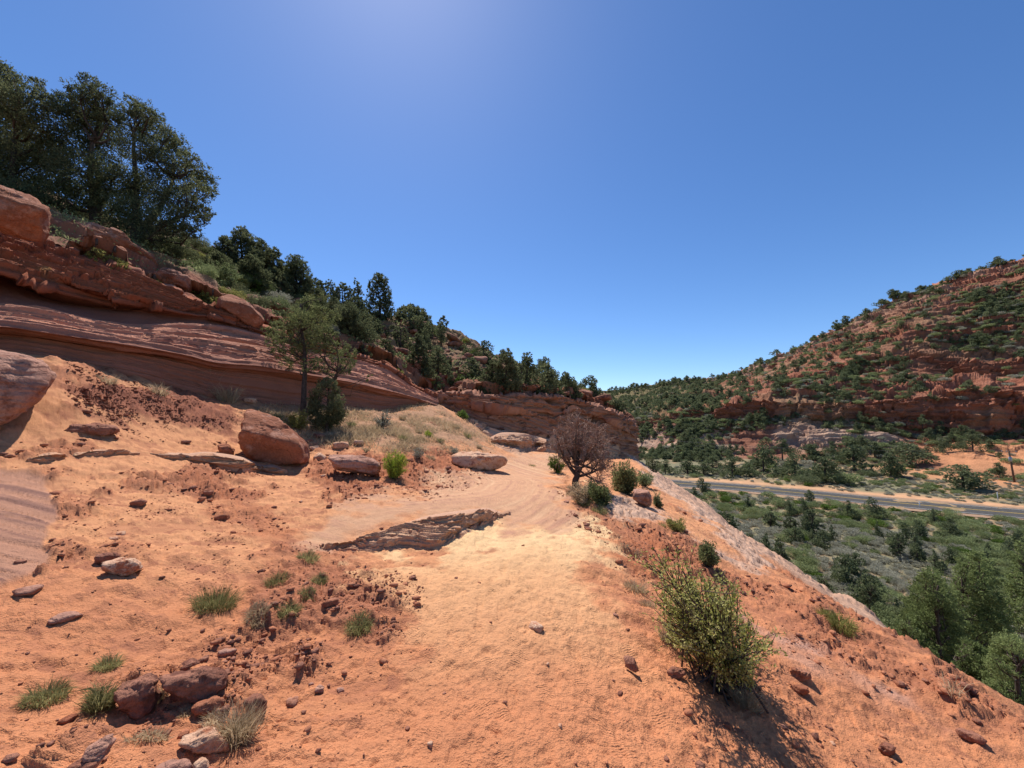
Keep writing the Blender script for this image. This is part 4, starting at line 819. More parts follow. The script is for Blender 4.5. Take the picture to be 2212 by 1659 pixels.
def tree_obj(name, label, cat, base, lobes, leafmat, ln, wd, lai, g, rt, group=None, trunks=None, twigs=5, up=.35, snag=0, shell=.55, bare=1.):
    "base: place on the ground; lobes: (centre, radius) in world places"
    base = np.array(base, float); root = empty(name, base); tag(root, label, cat, group)
    lobes = [(np.array(c) - base, r) for c, r in lobes]; zs = [c[2] for c, r in lobes]; top = max(lobes, key=lambda q: q[0][2]); ctr = np.mean([c for c, r in lobes], 0)
    mb = MB(); H_ = max(zs)
    tp = trunks or [top[0] * [1, 1, .92]]
    axes = []
    for t_ in tp:
        n = 9; t = np.linspace(0, 1, n)[:, None]; w = np.cumsum(g.normal(size=(n, 3)), 0) * H_ * .018; w[:, 2] = 0; w -= w[:1]
        p = t * np.array(t_) + w * t; p[0] -= [0, 0, .25]; mb.tube(p, rt * np.linspace(1, .22, n) ** .9, 7); axes.append(p)
    for c, r in lobes:
        ax = axes[int(np.argmin([np.min(np.linalg.norm(a_ - c, axis=1)) for a_ in axes]))]
        zt = c[2] - .35 * np.hypot(*(c[:2] - ctr[:2])) - .2 * r; q = ax[int(np.clip(np.argmin(abs(ax[:, 2] - zt)), 1, len(ax) - 2))]
        lr = rt * .32 * min(1.3, .5 + r); l = limb(mb, q, c, lr, lr * .35, g, 5, 6, .22, .06)
        for _ in range(twigs): e = c + unit(g.normal(size=3)) * r * g.uniform(.6, 1.0) * bare; limb(mb, l[g.integers(3, 6)], e, lr * .35, lr * .1, g, 3, 4, .2)
    for _ in range(snag):
        e = ctr + unit(g.normal(size=3) * [1, 1, .6]) * g.uniform(.8, 1.02) * max(np.linalg.norm(c - ctr) + r for c, r in lobes) * [1, 1, .8]; l = limb(mb, axes[0][g.integers(3, 7)], e, rt * .14, rt * .02, g, 3, 8, .12)
    link('trunk', mb.mesh('trunk', M['bark'], smooth=True), root)
    V, F = lobe_leaves(lobes, ln, wd, lai, g, up, shell)
    link('crown', mk_mesh('crown', V, F, M[leafmat]), root)
    return root
def px_lobes(L_, Y, g, dep=.8):
    out = []; xs = np.array([l[0] for l in L_]); half = np.ptp(xs) / 2 / FD * Y
    for x, y, r in L_:
        e = np.sqrt(max(.05, 1 - ((x - xs.mean()) / (np.ptp(xs) / 2 + 20)) ** 2)); Yl = Y + g.uniform(-1, 1) * half * dep * e
        out.append((P(x, y, Yl), r / FD * Yl * 1.02))
    return out
def auto_lobes(xd, yt, yb, w, g, n=18, kind=0):
    "lobes in photo units for a tree crown between yt and yb, w wide; kind 0 irregular, 1 cone, 2 round"
    out = []; H_ = yb - yt; n = int(n * 1.9)
    for i in range(n):
        h = (i + g.uniform(.1, .9)) / n
        pr = {0: (1 - h) ** .42 * min(1, h * 3.5 + .45) * g.uniform(.7, 1.15), 1: (1 - h) ** .8 * .98 + .05, 2: math.sqrt(max(0, 1 - (2 * h - .95) ** 2)) * .92}[kind]
        r = (.11 + .07 * (1 - h)) * w * g.uniform(.6, 1.3); r = max(min(r, w * .22), w * .07)
        dx = (1 if i % 2 else -1) * max(0, pr * w / 2 - r * .45) * g.uniform(.15, 1.) ** .6
        out.append((xd + dx, min(yb - r * .5, yb - h * (H_ - r) - r * .2), r))
    return out
def auto_tree(label, xd, yt, yb, w, Y, seed, mat='juniper', kind=0, n=18, lai=1.5, name='juniper_tree', cat='tree', group='junipers on the left hillside', base=None, snag=2, lsz=1., rt=None, crown_b=None, dep=.8):
    g = np.random.default_rng(seed); b = P(xd, yb, Y) if base is None else np.array(base, float)
    L_ = px_lobes(auto_lobes(xd, yt, yb - (yb - yt) * (.08 if crown_b is None else crown_b), w, g, n, kind), Y, g, dep)
    ln = max(.028, .0048 * Y) * lsz; H_ = (yb - yt) / FD * Y
    return tree_obj(name, label, cat, b, L_, mat, ln, ln * .42, lai, g, rt or max(.03, H_ * .032), group, snag=snag, twigs=3)

# ---- the three big dark trees above the wall
G1 = np.random.default_rng(11)
TL = [[(-60,150,60),(-20,190,60),(10,165,28),(5,215,45),(75,195,22),(85,180,14),(45,235,50),(95,222,22),(-30,270,70),(40,300,60),(95,280,45),(0,350,70),(70,360,60),(-50,380,70),(30,420,45),(110,330,40),(-60,300,60)],
      [(196,180,20),(185,205,30),(218,200,26),(215,232,36),(180,245,40),(140,225,26),(150,250,34),(240,262,28),(200,285,48),(150,310,45),(235,320,42),(120,380,50),(180,370,55),(240,390,45),(130,430,45),(190,440,50),(250,440,45),(90,440,38)],
      [(290,225,16),(305,240,28),(330,255,24),(290,265,34),(335,290,34),(300,320,40),(365,295,24),(390,315,22),(375,340,34),(410,345,20),(340,350,36),(400,385,36),(430,370,22),(445,392,22),(425,415,30),(455,415,14),(385,430,40),(335,410,45),(285,400,45),(300,460,45),(345,480,36),(400,470,34),(440,460,20),(455,462,10),(375,505,32),(330,515,34),(270,490,40),(410,500,22)]]
lab = ['tall dark juniper cut off by the upper left corner', 'tall dark juniper with a pointed top in the middle of the big dark group', 'broad dark juniper leaning out to the right at the edge of the big group']
for i, (L_, bx, by, Y, tr) in enumerate([(TL[0], 20, 480, 16.5, [(0, 0), (-2, 0)]), (TL[1], 205, 492, 17.2, None), (TL[2], 290, 520, 17., None)]):
    b = P(bx, by, Y); lo = px_lobes(L_, Y, G1, .7)
    trk = [np.array(P(*t_, Y)) - b for t_ in ([(85, 215), (10, 200)] if i == 0 else [(200, 215), (240, 300)] if i == 1 else [(300, 260), (400, 360), (430, 455)])]
    tree_obj('juniper_tree', lab[i], 'tree', b, lo, 'juniper', .10, .045, 2.5, G1, .17, 'big dark junipers above the wall', trunks=trk, twigs=9, snag=0, bare=1.12)
# ---- the slender juniper in front of the wall, with its dark round companion
G2 = np.random.default_rng(21)
b = on_ground(655, 899); Yt = b[1]
L_ = [(665,642,12),(672,655,18),(655,662,20),(690,672,20),(700,695,22),(665,690,28),(640,685,20),(620,700,20),(600,705,18),(590,722,14),(612,728,20),(645,715,26),(680,722,28),(705,722,20),(715,745,18),(660,748,26),(630,745,18),(690,750,22),(735,750,16),(742,775,20),(725,770,16),(745,792,18),(735,800,10),(765,780,10),(760,800,8),(690,785,20),(715,800,16),(640,770,22),(600,760,16),(585,740,14),(625,790,16),(670,790,16),(700,640,12),(720,680,16),(580,715,12),(760,760,14),(700,720,26),(650,690,26),(608,745,12),(795,820,6),(800,812,6)]
tree_obj('juniper_tree', 'slender light green juniper with a bare trunk standing in front of the wall', 'tree', b, px_lobes(L_, Yt, G2, .6), 'juniper_light', .062, .030, 1.55, G2, .10, 'junipers beside the trail', trunks=[P(668, 655, Yt) - b, P(732, 790, Yt - .3) - b], twigs=6, snag=4, bare=1.1)
bb = on_ground(706, 934)
auto_tree('dark round juniper bush in its own shade beside the slender trunk', 704, 812, 934, 84, bb[1], 31, 'juniper', 2, 22, 2.4, group='junipers beside the trail', base=bb, snag=0, name='juniper_bush', cat='bush')
# ---- junipers on the left hillside
T = [(486,508,585,52,25,0,'small dark juniper nearest to the big dark group'),(522,487,592,74,25,0,'tallest juniper of the clump right of the big dark group'),(560,512,612,64,24.5,0,'dark juniper on the right side of the clump'),(590,532,628,56,24,0,'lower juniper in front of the clump'),
     (640,546,668,70,25,0,'juniper with spreading branches standing alone above the slender one'),(681,598,662,42,31,2,'small round juniper on the skyline behind the slender tree'),(712,604,672,40,31.5,0,'low dark juniper behind the slender tree'),(740,610,676,44,31.5,2,'bushy juniper left of the pointed skyline pair'),
     (771,602,700,38,31,1,'shorter of the two pointed skyline junipers'),(820,588,706,62,32,0,'tallest pointed juniper on the skyline'),(888,655,712,58,34,2,'round juniper on the skyline right of the tallest'),(912,672,712,34,34.5,2,'lower half of the round pair on the skyline'),
     (957,680,724,26,37,0,'tiny lopsided juniper alone on the skyline'),(752,650,758,84,24,0,'wide dark juniper in the middle of the hillside'),(790,672,752,48,25,0,'juniper pressed against the wide dark one'),(904,716,822,52,25.5,1,'dark narrow juniper half way down the hillside'),
     (1093,752,855,62,25,0,'tall juniper in the clump above the outcrop'),(1066,775,850,46,25,0,'left juniper in the clump above the outcrop'),(1125,780,853,36,25.5,0,'right juniper in the clump above the outcrop'),(1190,806,849,28,30,0,'small dark juniper near the nose of the outcrop'),
     (1222,802,853,32,30,0,'leaning juniper silhouetted at the end of the ridge'),(1240,838,862,26,29,2,'low bush beside the leaning ridge juniper'),(1325,862,893,44,33,2,'olive juniper showing behind the nose of the outcrop'),(1150,803,829,22,40,2,'small round juniper on the far end of the crest'),
     (1038,765,800,46,33,2,'low dark juniper on the crest'),(1172,812,836,20,33,2,'tiny bush on the crest left of the nose'),(610,590,660,44,24,0,'juniper filling the gap below the lone spreading one'),(690,640,720,50,25,0,'dark juniper directly behind the slender tree'),(470,540,600,60,22,0,'dark juniper low between the big group and the clump'),(545,545,640,70,22,0,'juniper below the middle of the clump'),(618,570,640,56,24,0,'shadowy juniper left of the lone spreading one'),(668,600,680,50,24,2,'bushy juniper right of the lone spreading one'),(720,640,740,60,23,0,'juniper between the slender tree and the wide dark one'),(800,680,735,44,27,2,'round juniper below the tallest pointed one'),(770,640,720,50,27,0,'juniper under the shorter pointed one'),(850,700,745,36,29,2,'small juniper between the tallest and the round one'),(865,702,762,36,28,2,'juniper below the round skyline pair, left one'),(925,765,822,34,26,0,'juniper right of the dark narrow one'),(962,765,802,30,30,2,'small juniper on the scree above the low green bush'),(1022,795,838,34,28,0,'small juniper beside the round green bush'),(1050,808,853,32,26,2,'low juniper at the left foot of the clump'),(1168,832,858,26,26,2,'low juniper right of the clump'),(1207,842,862,22,27,2,'low juniper below the leaning one'),(832,728,784,40,23,0,'juniper below the small round one on the slope'),(782,742,802,38,21,2,'juniper at the rim right of the slender tree'),(1000,745,775,28,35,2,'round juniper at the start of the crest row'),(420,540,590,50,19,2,'dark shrubby juniper at the right foot of the big group')]
for i, (x, yt, yb, w, Y, k, lab) in enumerate(T):
    b_ = lh_at(x, yb); Y = b_[1]; py_ = float(proj(b_)[1]); auto_tree(lab, x, yt, max(yb, min(py_, yb + 12)), w * 1.32, Y, 500 + i, 'juniper', k, 26 if w > 40 else 15, 1.8, snag=0, base=b_ - [0, 0, .1])
# shrubs on the hillside
S_ = [(475,560,628,88,'sage2','big grey-green twiggy shrub on the hillside'),(535,590,640,70,'green','leafy green shrub beside the big grey one'),(360,515,572,60,'greyb','brown half-bare shrub right of the long dark slab'),(113,485,520,46,'grass','dark shrub by the perched boulder'),(206,535,566,48,'yg','yellow-green tuft on the rim, left one'),
      (245,550,592,64,'yg','yellow-green brush on the rim, wide one'),(458,640,678,80,'yg','yellow-green brush left of the angular boulder'),(565,600,640,60,'green','green shrub behind the flat pale slab'),(400,560,610,60,'sage2','grey shrub above the pale-topped slab'),(430,620,650,50,'yg','low yellow brush above the wall'),
      (997,733,768,30,'green','green bush on the crest, first of the row'),(1030,752,795,60,'green','wide green bush on the crest'),(1062,780,808,44,'green','low green bush at the end of the crest row'),(987,768,790,26,'jun','small dark round bush on the scree'),(1007,800,838,58,'green','round green bush low on the hillside'),
      (940,805,846,40,'sage2','grey-green bush above the dry grass slope'),(857,758,798,56,'sage2','olive bush in the middle of the hillside'),(808,738,768,34,'greyb','grey bare shrub on the hillside'),(775,728,762,34,'jun','dark bush below the wide juniper'),(1135,815,852,34,'green','bright green bush at the right of the juniper clump'),
      (855,795,815,40,'yg','yellowish low brush on the red bank'),(925,700,730,50,'green','bush below the round skyline pair'),(700,700,745,40,'green','green bush behind the slender crown'),(330,600,622,36,'green','small green brush left of the pinkish slab'),(1205,832,852,22,'green','small green bush near the leaning juniper')]
smat = {'sage2': 'valley', 'green': 'green', 'greyb': 'sage', 'grass': 'valley', 'yg': 'yellowgreen', 'jun': 'juniper'}
for i, (x, yt, yb, w, k, lab) in enumerate(S_):
    b_ = lh_at(x, yb); Y = b_[1]
    auto_tree(lab, x, yt, yb, w, Y, 600 + i, smat[k], 2, 12, .9 if k == 'greyb' else 1.4, name='shrub', cat='shrub', group='shrubs on the left hillside', snag=8 if k == 'greyb' else 0, rt=.03, crown_b=.02, base=b_)
# ================================================================ PLANTS BESIDE THE TRAIL
def in_poly(x, y, poly):
    c = False; n = len(poly)
    for i in range(n):
        a = poly[i]; b = poly[(i + 1) % n]
        if (a[1] > y) != (b[1] > y) and x < (b[0] - a[0]) * (y - a[1]) / (b[1] - a[1]) + a[0]: c = not c
    return c
def stem_shrub(label, bx, by, poly, n, mats, seed, ln, wd, per, name='shrub', cat='shrub', group='shrubs beside the trail', dep=.4, rs=.008, base=None, sub=3, leafpart=.5, bw=.03):
    "woody shrub: stems fan out of the base to places inside the outline, side twigs carry small leaves"
    g = np.random.default_rng(seed); b = on_ground(bx, by) if base is None else np.array(base, float); Y = b[1]
    root = empty(name, b); tag(root, label, cat, group); mb = MB(); C_, D_ = [], []
    xs = [p[0] for p in poly]; ys = [p[1] for p in poly]; k = 0
    while k < n:
        x, y = g.uniform(min(xs), max(xs)), g.uniform(min(ys), max(ys))
        if not in_poly(x, y, poly): continue
        k += 1; e = P(x, y, Y + g.uniform(-1, 1) * dep) - b; s0 = np.array([g.normal() * bw, g.normal() * bw, -.02])
        mid = (s0 + e) / 2 * [.75, .75, 1.1]; t = np.linspace(0, 1, 9)[:, None]
        p = (1 - t) ** 2 * s0 + 2 * t * (1 - t) * mid + t * t * e + g.normal(size=(9, 3)) * np.linalg.norm(e) * .012 * t
        mb.tube(p, rs * np.linspace(1, .22, 9), 4)
        segs = [p[int(9 * (1 - leafpart)):]]
        for _ in range(sub):
            q = p[g.integers(3, 8)]; dd = unit(unit(p[-1] - p[0]) * .8 + g.normal(size=3) * .55 + [0, 0, .25]); l = np.linalg.norm(e) * g.uniform(.14, .32)
            w = q + dd * l * np.linspace(0, 1, 5)[:, None] + g.normal(size=(5, 3)) * l * .05 * np.linspace(0, 1, 5)[:, None]; mb.tube(w, rs * np.linspace(.4, .14, 5), 3); segs.append(w)
        for w in segs:
            m = per // (sub + 1) + 1; u = g.uniform(0, len(w) - 1.001, m); i = u.astype(int); f = (u - i)[:, None]
            c = w[i] * (1 - f) + w[i + 1] * f; C_.append(c + g.normal(size=(m, 3)) * ln * .55); D_.append(unit(w[-1] - w[0]) * .7 + g.normal(size=(m, 3)) * .7)
    link('stems', mb.mesh('stems', M['deadwood' if mats == 'dead' else 'bark'], smooth=True), root)
    if per:
        V, F = leafset(np.concatenate(C_), np.concatenate(D_), ln, wd, g); link('leaves', mk_mesh('leaves', V, F, M[mats]), root)
    return root
stem_shrub('big olive-green bush with tiny leaves leaning over its long black shadow', 1568, 1478, [(1398,1270),(1402,1200),(1412,1170),(1428,1215),(1452,1225),(1468,1178),(1482,1222),(1505,1235),(1512,1190),(1528,1230),(1548,1240),(1562,1212),(1575,1255),(1600,1270),(1598,1320),(1632,1340),(1650,1360),(1680,1385),(1655,1412),(1640,1420),(1635,1455),(1605,1460),(1575,1475),(1530,1470),(1480,1410),(1435,1370),(1408,1310)], 185, 'creosote', 41, .022, .012, 112, cat='bush', name='olive_bush', dep=.42, rs=.0085, sub=5, leafpart=.62, bw=.09)
stem_shrub('bright green rounded shrub beside the tan slab', 852, 1034, [(826,1010),(825,990),(840,976),(860,974),(880,988),(884,1008),(872,1026),(840,1026)], 90, 'brightgreen', 42, .045, .010, 60, dep=.25, rs=.006)
stem_shrub('small grey bush growing in the dry grass slope', 825, 925, [(806,905),(812,890),(835,886),(850,900),(845,918),(815,920)], 40, 'sage', 43, .05, .02, 20, dep=.3, rs=.012)
stem_shrub('yellow-green shrub at the foot of the slender juniper', 640, 925, [(612,910),(618,893),(645,885),(668,895),(672,918),(640,924)], 60, 'yellowgreen', 44, .06, .016, 40, dep=.35, rs=.007)
stem_shrub('olive shrub just right of the leafless tree', 1352, 1066, [(1318,1040),(1322,1005),(1345,990),(1368,1005),(1385,1030),(1375,1060),(1330,1062)], 70, 'juniper_light', 45, .07, .028, 70, dep=.5, rs=.013)
stem_shrub('grey-green low shrub between the leafless tree and the rim boulder', 1392, 1050, [(1372,1042),(1375,1022),(1395,1015),(1415,1030),(1410,1048)], 40, 'valley', 46, .07, .028, 50, dep=.4, rs=.01)
stem_shrub('dark shrub at the shaded foot of the leafless tree', 1300, 1090, [(1262,1075),(1265,1045),(1290,1040),(1320,1055),(1325,1085),(1300,1095)], 60, 'juniper_light', 47, .05, .022, 60, dep=.4, rs=.01)
stem_shrub('dry brownish shrub in front of the leafless tree', 1270, 1085, [(1225,1070),(1228,1045),(1250,1040),(1275,1060),(1285,1085),(1255,1088)], 60, 'drygrass', 48, .05, .012, 40, dep=.4, rs=.006)
stem_shrub('small green shrub left of the leafless tree', 1205, 1022, [(1184,1000),(1187,985),(1205,980),(1222,990),(1220,1010),(1200,1022)], 30, 'green', 49, .06, .03, 50, dep=.3, rs=.01)
stem_shrub('pale green shrub on the rim above the olive bush', 1530, 1220, [(1508,1200),(1510,1172),(1528,1155),(1545,1172),(1556,1200),(1550,1218),(1520,1220)], 50, 'juniper_light', 50, .035, .016, 60, dep=.3, rs=.008)
stem_shrub('low thin green shrub on the pale rim rock', 1462, 1148, [(1435,1140),(1440,1122),(1465,1116),(1482,1130),(1484,1145)], 45, 'yellowgreen', 51, .035, .012, 40, dep=.3, rs=.006)
stem_shrub('tiny dark green shrub by the rim boulder', 1420, 1094, [(1410,1088),(1412,1076),(1424,1074),(1430,1084),(1426,1094)], 25, 'juniper', 52, .05, .02, 40, dep=.2, rs=.006)
stem_shrub('grey-green brush right of the leafless tree at the rim', 1420, 1075, [(1396,1060),(1410,1050),(1428,1062),(1430,1074)], 2, 'valley', 53, .05, .02, 20, dep=.2, rs=.006)
stem_shrub('green bush at the edge of the outcrop above the dry grass', 1000, 905, [(975,900),(985,885),(1005,888),(1012,902)], 30, 'green', 54, .09, .04, 40, dep=.4, rs=.01)
stem_shrub('small bright green plant by the thin tilted slab', 925, 942, [(915,940),(920,930),(932,932),(936,942)], 20, 'brightgreen', 55, .06, .02, 25, dep=.2, rs=.005)
stem_shrub('small grey shrub on the red bank', 905, 990, [(885,985),(890,968),(910,965),(918,980)], 25, 'sage', 56, .04, .015, 20, dep=.2, rs=.006)
stem_shrub('small brown shrub at the left end of the long low slab', 985, 985, [(960,975),(968,962),(985,966),(990,978)], 25, 'sage', 57, .05, .015, 20, dep=.2, rs=.006)

# leafless tree
def bare_tree(label, bx, by, seed):
    g = np.random.default_rng(seed); b = on_ground(bx, by); root = empty('bare_tree', b); tag(root, label, 'tree', None); Y = b[1]; s = Y / FD
    tr, tw = MB(), MB()
    ends = [(1190,935),(1205,925),(1225,910),(1250,903),(1275,918),(1300,935),(1318,962),(1322,990),(1315,1020),(1200,970),(1290,1040),(1240,930),(1262,925),(1285,955),(1230,950),(1300,1005),(1212,950),(1270,970),(1250,950),(1295,975),(1220,985),(1308,948)]
    fk = P(1240, 1000, Y) - b; tk = np.linspace(0, 1, 8)[:, None]; tp = fk * tk + np.cumsum(g.normal(size=(8, 3)), 0) * .015; tp[0] = [0, 0, -.2]; tr.tube(tp, .085 * np.linspace(1, .6, 8), 8)
    for i, (x, y) in enumerate(ends):
        x = 1256 + (x - 1256) * .85; e = P(x, y, Y + g.uniform(-.8, .8)) - b; q0 = tp[g.integers(3, 8)]; m = q0 * .5 + e * .5 + np.array([(x - bx) * s * .22, 0, -.12]); t = np.linspace(0, 1, 10)[:, None]
        p = (1 - t) ** 2 * q0 + 2 * t * (1 - t) * m + t * t * e; p += np.cumsum(g.normal(size=(10, 3)), 0) * .012 * t
        tr.tube(p, .036 * np.linspace(1, .16, 10) * g.uniform(.7, 1.1), 5)
        for _ in range(16):
            q = p[g.integers(4, 10)]; d = unit(unit(q) * .7 + g.normal(size=3) * .7 + [0, 0, .2]); L_ = g.uniform(.16, .36)
            w = q + d * L_ * np.linspace(0, 1, 6)[:, None] + np.cumsum(g.normal(size=(6, 3)), 0) * .015; w[0] = q; tw.tube(w, np.linspace(.010, .004, 6), 3)
            for _ in range(7):
                q2 = w[g.integers(1, 6)]; d2 = unit(d * .8 + g.normal(size=3) * .7); l2 = g.uniform(.08, .18)
                tw.tube(q2 + d2 * l2 * np.linspace(0, 1, 3)[:, None] + g.normal(size=(3, 3)) * .008, np.linspace(.006, .003, 3), 3)
    link('trunk', tr.mesh('trunk', M['bark'], smooth=True), root); link('twigs', tw.mesh('twigs', M['deadwood']), root)
    return root
bare_tree('leafless reddish-brown dead tree with a dense fan of fine twigs at the bend', 1245, 1052, 61)

# grass tufts
def tuft_VF(g, n, h, spread, lean=(0, 0), w=.004, bend=.5):
    a = g.uniform(0, 6.28, n); o = g.uniform(0, 1, n) ** .6; out = np.stack([np.cos(a), np.sin(a)], -1)
    L_ = h * g.uniform(.3, 1.15, n); base = np.concatenate([out * (o * spread * .35)[:, None], np.full((n, 1), -.01)], 1)
    tilt = (.12 + .75 * o * g.uniform(.3, 1.1, n)) ; d0 = np.concatenate([out * np.sin(tilt * .6)[:, None] + np.array(lean) * .5, np.cos(tilt * .6)[:, None]], 1); d1 = np.concatenate([out * np.sin(tilt + bend)[:, None] + np.array(lean), np.cos(tilt + bend)[:, None]], 1)
    s = unit(np.cross(d0, g.normal(size=(n, 3)))) * (w * g.uniform(.6, 1.3, (n, 1)))
    d0 = unit(d0 + g.normal(size=(n, 3)) * .22); d1 = unit(d1 + g.normal(size=(n, 3)) * .35)
    m = base + d0 * (L_ * .5)[:, None]; e = m + d1 * (L_ * .5)[:, None]
    V = np.stack([base - s, base + s, m + s * .8, m - s * .8, e], 1).reshape(-1, 3); i = np.arange(n)[:, None] * 5
    return V, i + [[0, 1, 2, 3]], i + [[3, 2, 4]]
def grass(label, xd, yd, w, h, mat, n, seed, lean=(0, 0), wd=.003, bend=.5, tall=.62, group='grass tufts on the sandy slope', name='grass_tuft', second=None):
    g = np.random.default_rng(seed); p = on_ground(xd, yd); k = np.linalg.norm(p) / FD
    V, Q, T_ = tuft_VF(g, int(n * 1.15), h * k * tall * .82 * (.75 if yd > 1380 and xd < 600 else 1), w * k * (.42 if yd > 1380 else .68), lean, max(.0016, k * .3), bend)
    V = V * [1, 1, 1]; zz = Hq(V[:, 0] + p[0], V[:, 1] + p[1]) - p[2]; V[:, 2] += zz * np.clip(1 - V[:, 2] / (h * k), 0, 1)
    o = link(name, mk_mesh(name, V, [Q, T_], [M[mat], M[second or mat]], mi=np.concatenate([g.random(len(Q)) < .0, g.random(len(T_)) < .0]).astype(int)), loc=p)
    return tag(o, label, 'grass tuft', group)
GR = [(465,1310,105,62,'greygrass',900,'largest green grass tuft in the middle of the sandy slope'),(665,1208,66,32,'greygrass',450,'green tuft highest on the slope, below the ledge'),(596,1262,60,34,'greygrass',420,'tuft between the largest one and the highest one'),(690,1256,44,34,'greygrass',260,'small tuft just below the highest one'),
      (664,1286,42,30,'greygrass',260,'little tuft in the middle of the cluster'),(556,1322,64,40,'drygrass',380,'dark straggly tuft right of the largest one'),(626,1322,56,44,'greygrass',380,'straggly tuft at the lower side of the cluster'),(775,1362,76,48,'greygrass',520,'lone tuft at the right over a dark hollow'),
      (232,1445,80,48,'greygrass',480,'thin green tuft behind the dark red rock'),(98,1510,116,56,'greygrass',620,'wide grey-green tuft nearest the left edge'),(218,1525,76,90,'greygrass',620,'tall green tuft left of the dark red rock'),(345,1515,46,70,'drygrass',160,'dry tuft between the two rough rocks'),
      (512,1600,110,135,'drygrass',700,'tall straw-coloured tuft by the bottom rocks'),(460,1560,60,50,'drygrass',200,'short dry tuft at the left of the tall straw tuft'),(320,1590,130,40,'drygrass',500,'flattened grey dead grass below the dark red rock'),(400,1545,60,30,'drygrass',220,'flattened dead grass under the widest rock'),
      (1372,1275,80,46,'drygrass',420,'grey-brown dry tuft left of the olive bush'),(1400,1310,50,36,'drygrass',220,'lower grey tuft left of the olive bush'),(1612,1530,90,70,'drygrass',520,'dry tuft at the foot of the olive bush'),(1440,1385,50,70,'drygrass',220,'straw blades at the left foot of the olive bush'),
      (1350,1180,34,20,'drygrass',120,'thin dry tuft on the rim rubble'),(1380,1200,34,22,'drygrass',120,'second thin dry tuft on the rim rubble, nearer the bush'),(1260,1090,60,30,'greygrass',300,'dry tuft on the trail side below the leafless tree'),(1295,1105,56,30,'greygrass',300,'green-grey tuft below the dark shrub'),
      (1235,1070,50,26,'drygrass',200,'dry tuft left of the leafless tree foot'),(1815,1350,66,50,'yellowgreen',420,'yellowish tuft on the rim against the valley'),(1785,1330,44,30,'yellowgreen',220,'small green tuft on the rim left of the yellowish one'),(2058,1500,50,80,'drygrass',40,'few long straw stalks on the rim at right'),
      (270,800,84,68,'drygrass',420,'tall dry tuft against the shaded wall, leftmost of four'),(375,828,54,66,'drygrass',360,'dry tuft against the wall, second of four'),(440,846,62,56,'drygrass',360,'dry tuft against the wall, third of four'),(490,866,58,36,'drygrass',320,'low dry tuft against the wall, rightmost of four'),
      (235,830,30,20,'drygrass',120,'tiny dry tuft left on the dark mound'),(345,850,34,24,'drygrass',140,'tiny dry tuft on top of the dark mound'),(930,990,34,20,'drygrass',140,'dry tuft on the red bank'),(1430,1135,30,16,'greygrass',100,'thin tuft on the pale rim rock'),(1150,1006,30,12,'greygrass',90,'thin tuft at the far bend of the trail')]
for i, (x, y, w, h, m_, n, lab) in enumerate(GR):
    grass(lab, x, y, w, h, m_, n, 700 + i, lean=(.12, -.1) if m_ == 'greygrass' else (0, 0), bend=.7 if h < 60 else .45, tall=1.2 if y < 900 else .62)
# dry grass covering the slope under the juniper (one mass nobody could count)
g = np.random.default_rng(77); N_ = 60000
x = g.uniform(560, 1090, N_); y = g.uniform(855, 985, N_)
pl_ = [(560,885),(650,880),(840,890),(930,858),(960,885),(1080,955),(1040,978),(930,965),(860,978),(700,955),(600,920)]
m_ = seg_mask(x, y, pl_, 20, g.normal(size=N_) * .4) > .5; pts = []
gxx = np.linspace(555, 1095, 70); gyy = np.linspace(850, 990, 40)
tab = np.array([[on_ground(a, b) for b in gyy] for a in gxx])
fi = (x - 555) / 540 * 69; fj = (y - 850) / 140 * 39; i_ = np.clip(fi.astype(int), 0, 68); j_ = np.clip(fj.astype(int), 0, 38); u = (fi - i_)[:, None]; v = (fj - j_)[:, None]
pp = tab[i_, j_] * (1 - u) * (1 - v) + tab[i_ + 1, j_] * u * (1 - v) + tab[i_, j_ + 1] * (1 - u) * v + tab[i_ + 1, j_ + 1] * u * v
pp = pp[m_]; cl_ = vn(pp[:, 0] * 1.6, pp[:, 1] * 1.6, 0, 5) + g.normal(size=len(pp)) * .3; pp = pp[cl_ > -.05]; pp[:, 2] = Hq(pp[:, 0], pp[:, 1]); n = len(pp)
d = unit(g.normal(size=(n, 3)) * [.7, .7, .3] + [0, -.2, .8]); L_ = g.uniform(.10, .28, n)[:, None]; s = unit(np.cross(d, g.normal(size=(n, 3)))) * .008
V = np.stack([pp - s, pp + s, pp + d * L_ + [0, 0, -.02]], 1).reshape(-1, 3)
tag(link('dry_grass', mk_mesh('dry_grass', V, np.arange(3 * n).reshape(n, 3), M['drygrass'])), kind='stuff', label='pale dry grass covering the slope under the slender juniper')
for i, (x, y, w) in enumerate([(720,945,30),(760,920,26),(790,975,22),(870,950,26),(905,935,22),(950,955,24),(985,925,26),(1010,945,24),(870,905,26),(745,965,24),(1035,968,20),(600,905,28)]):
    grass(['grey clump low on the dry grass slope','grey clump under the slender juniper','small clump above the tan slab','clump in the middle of the dry grass slope','clump left of the thin tilted slab','clump below the thin tilted slab','clump near the top right of the dry grass','clump at the right of the dry grass slope','clump high on the dry grass slope','clump by the dark round bush','clump at the right end of the dry grass','straw clump behind the big square-cut boulder'][i], x, y, w, w * .7, 'greygrass' if i % 2 else 'drygrass', 220, 760 + i, tall=.9, group='clumps in the dry grass')
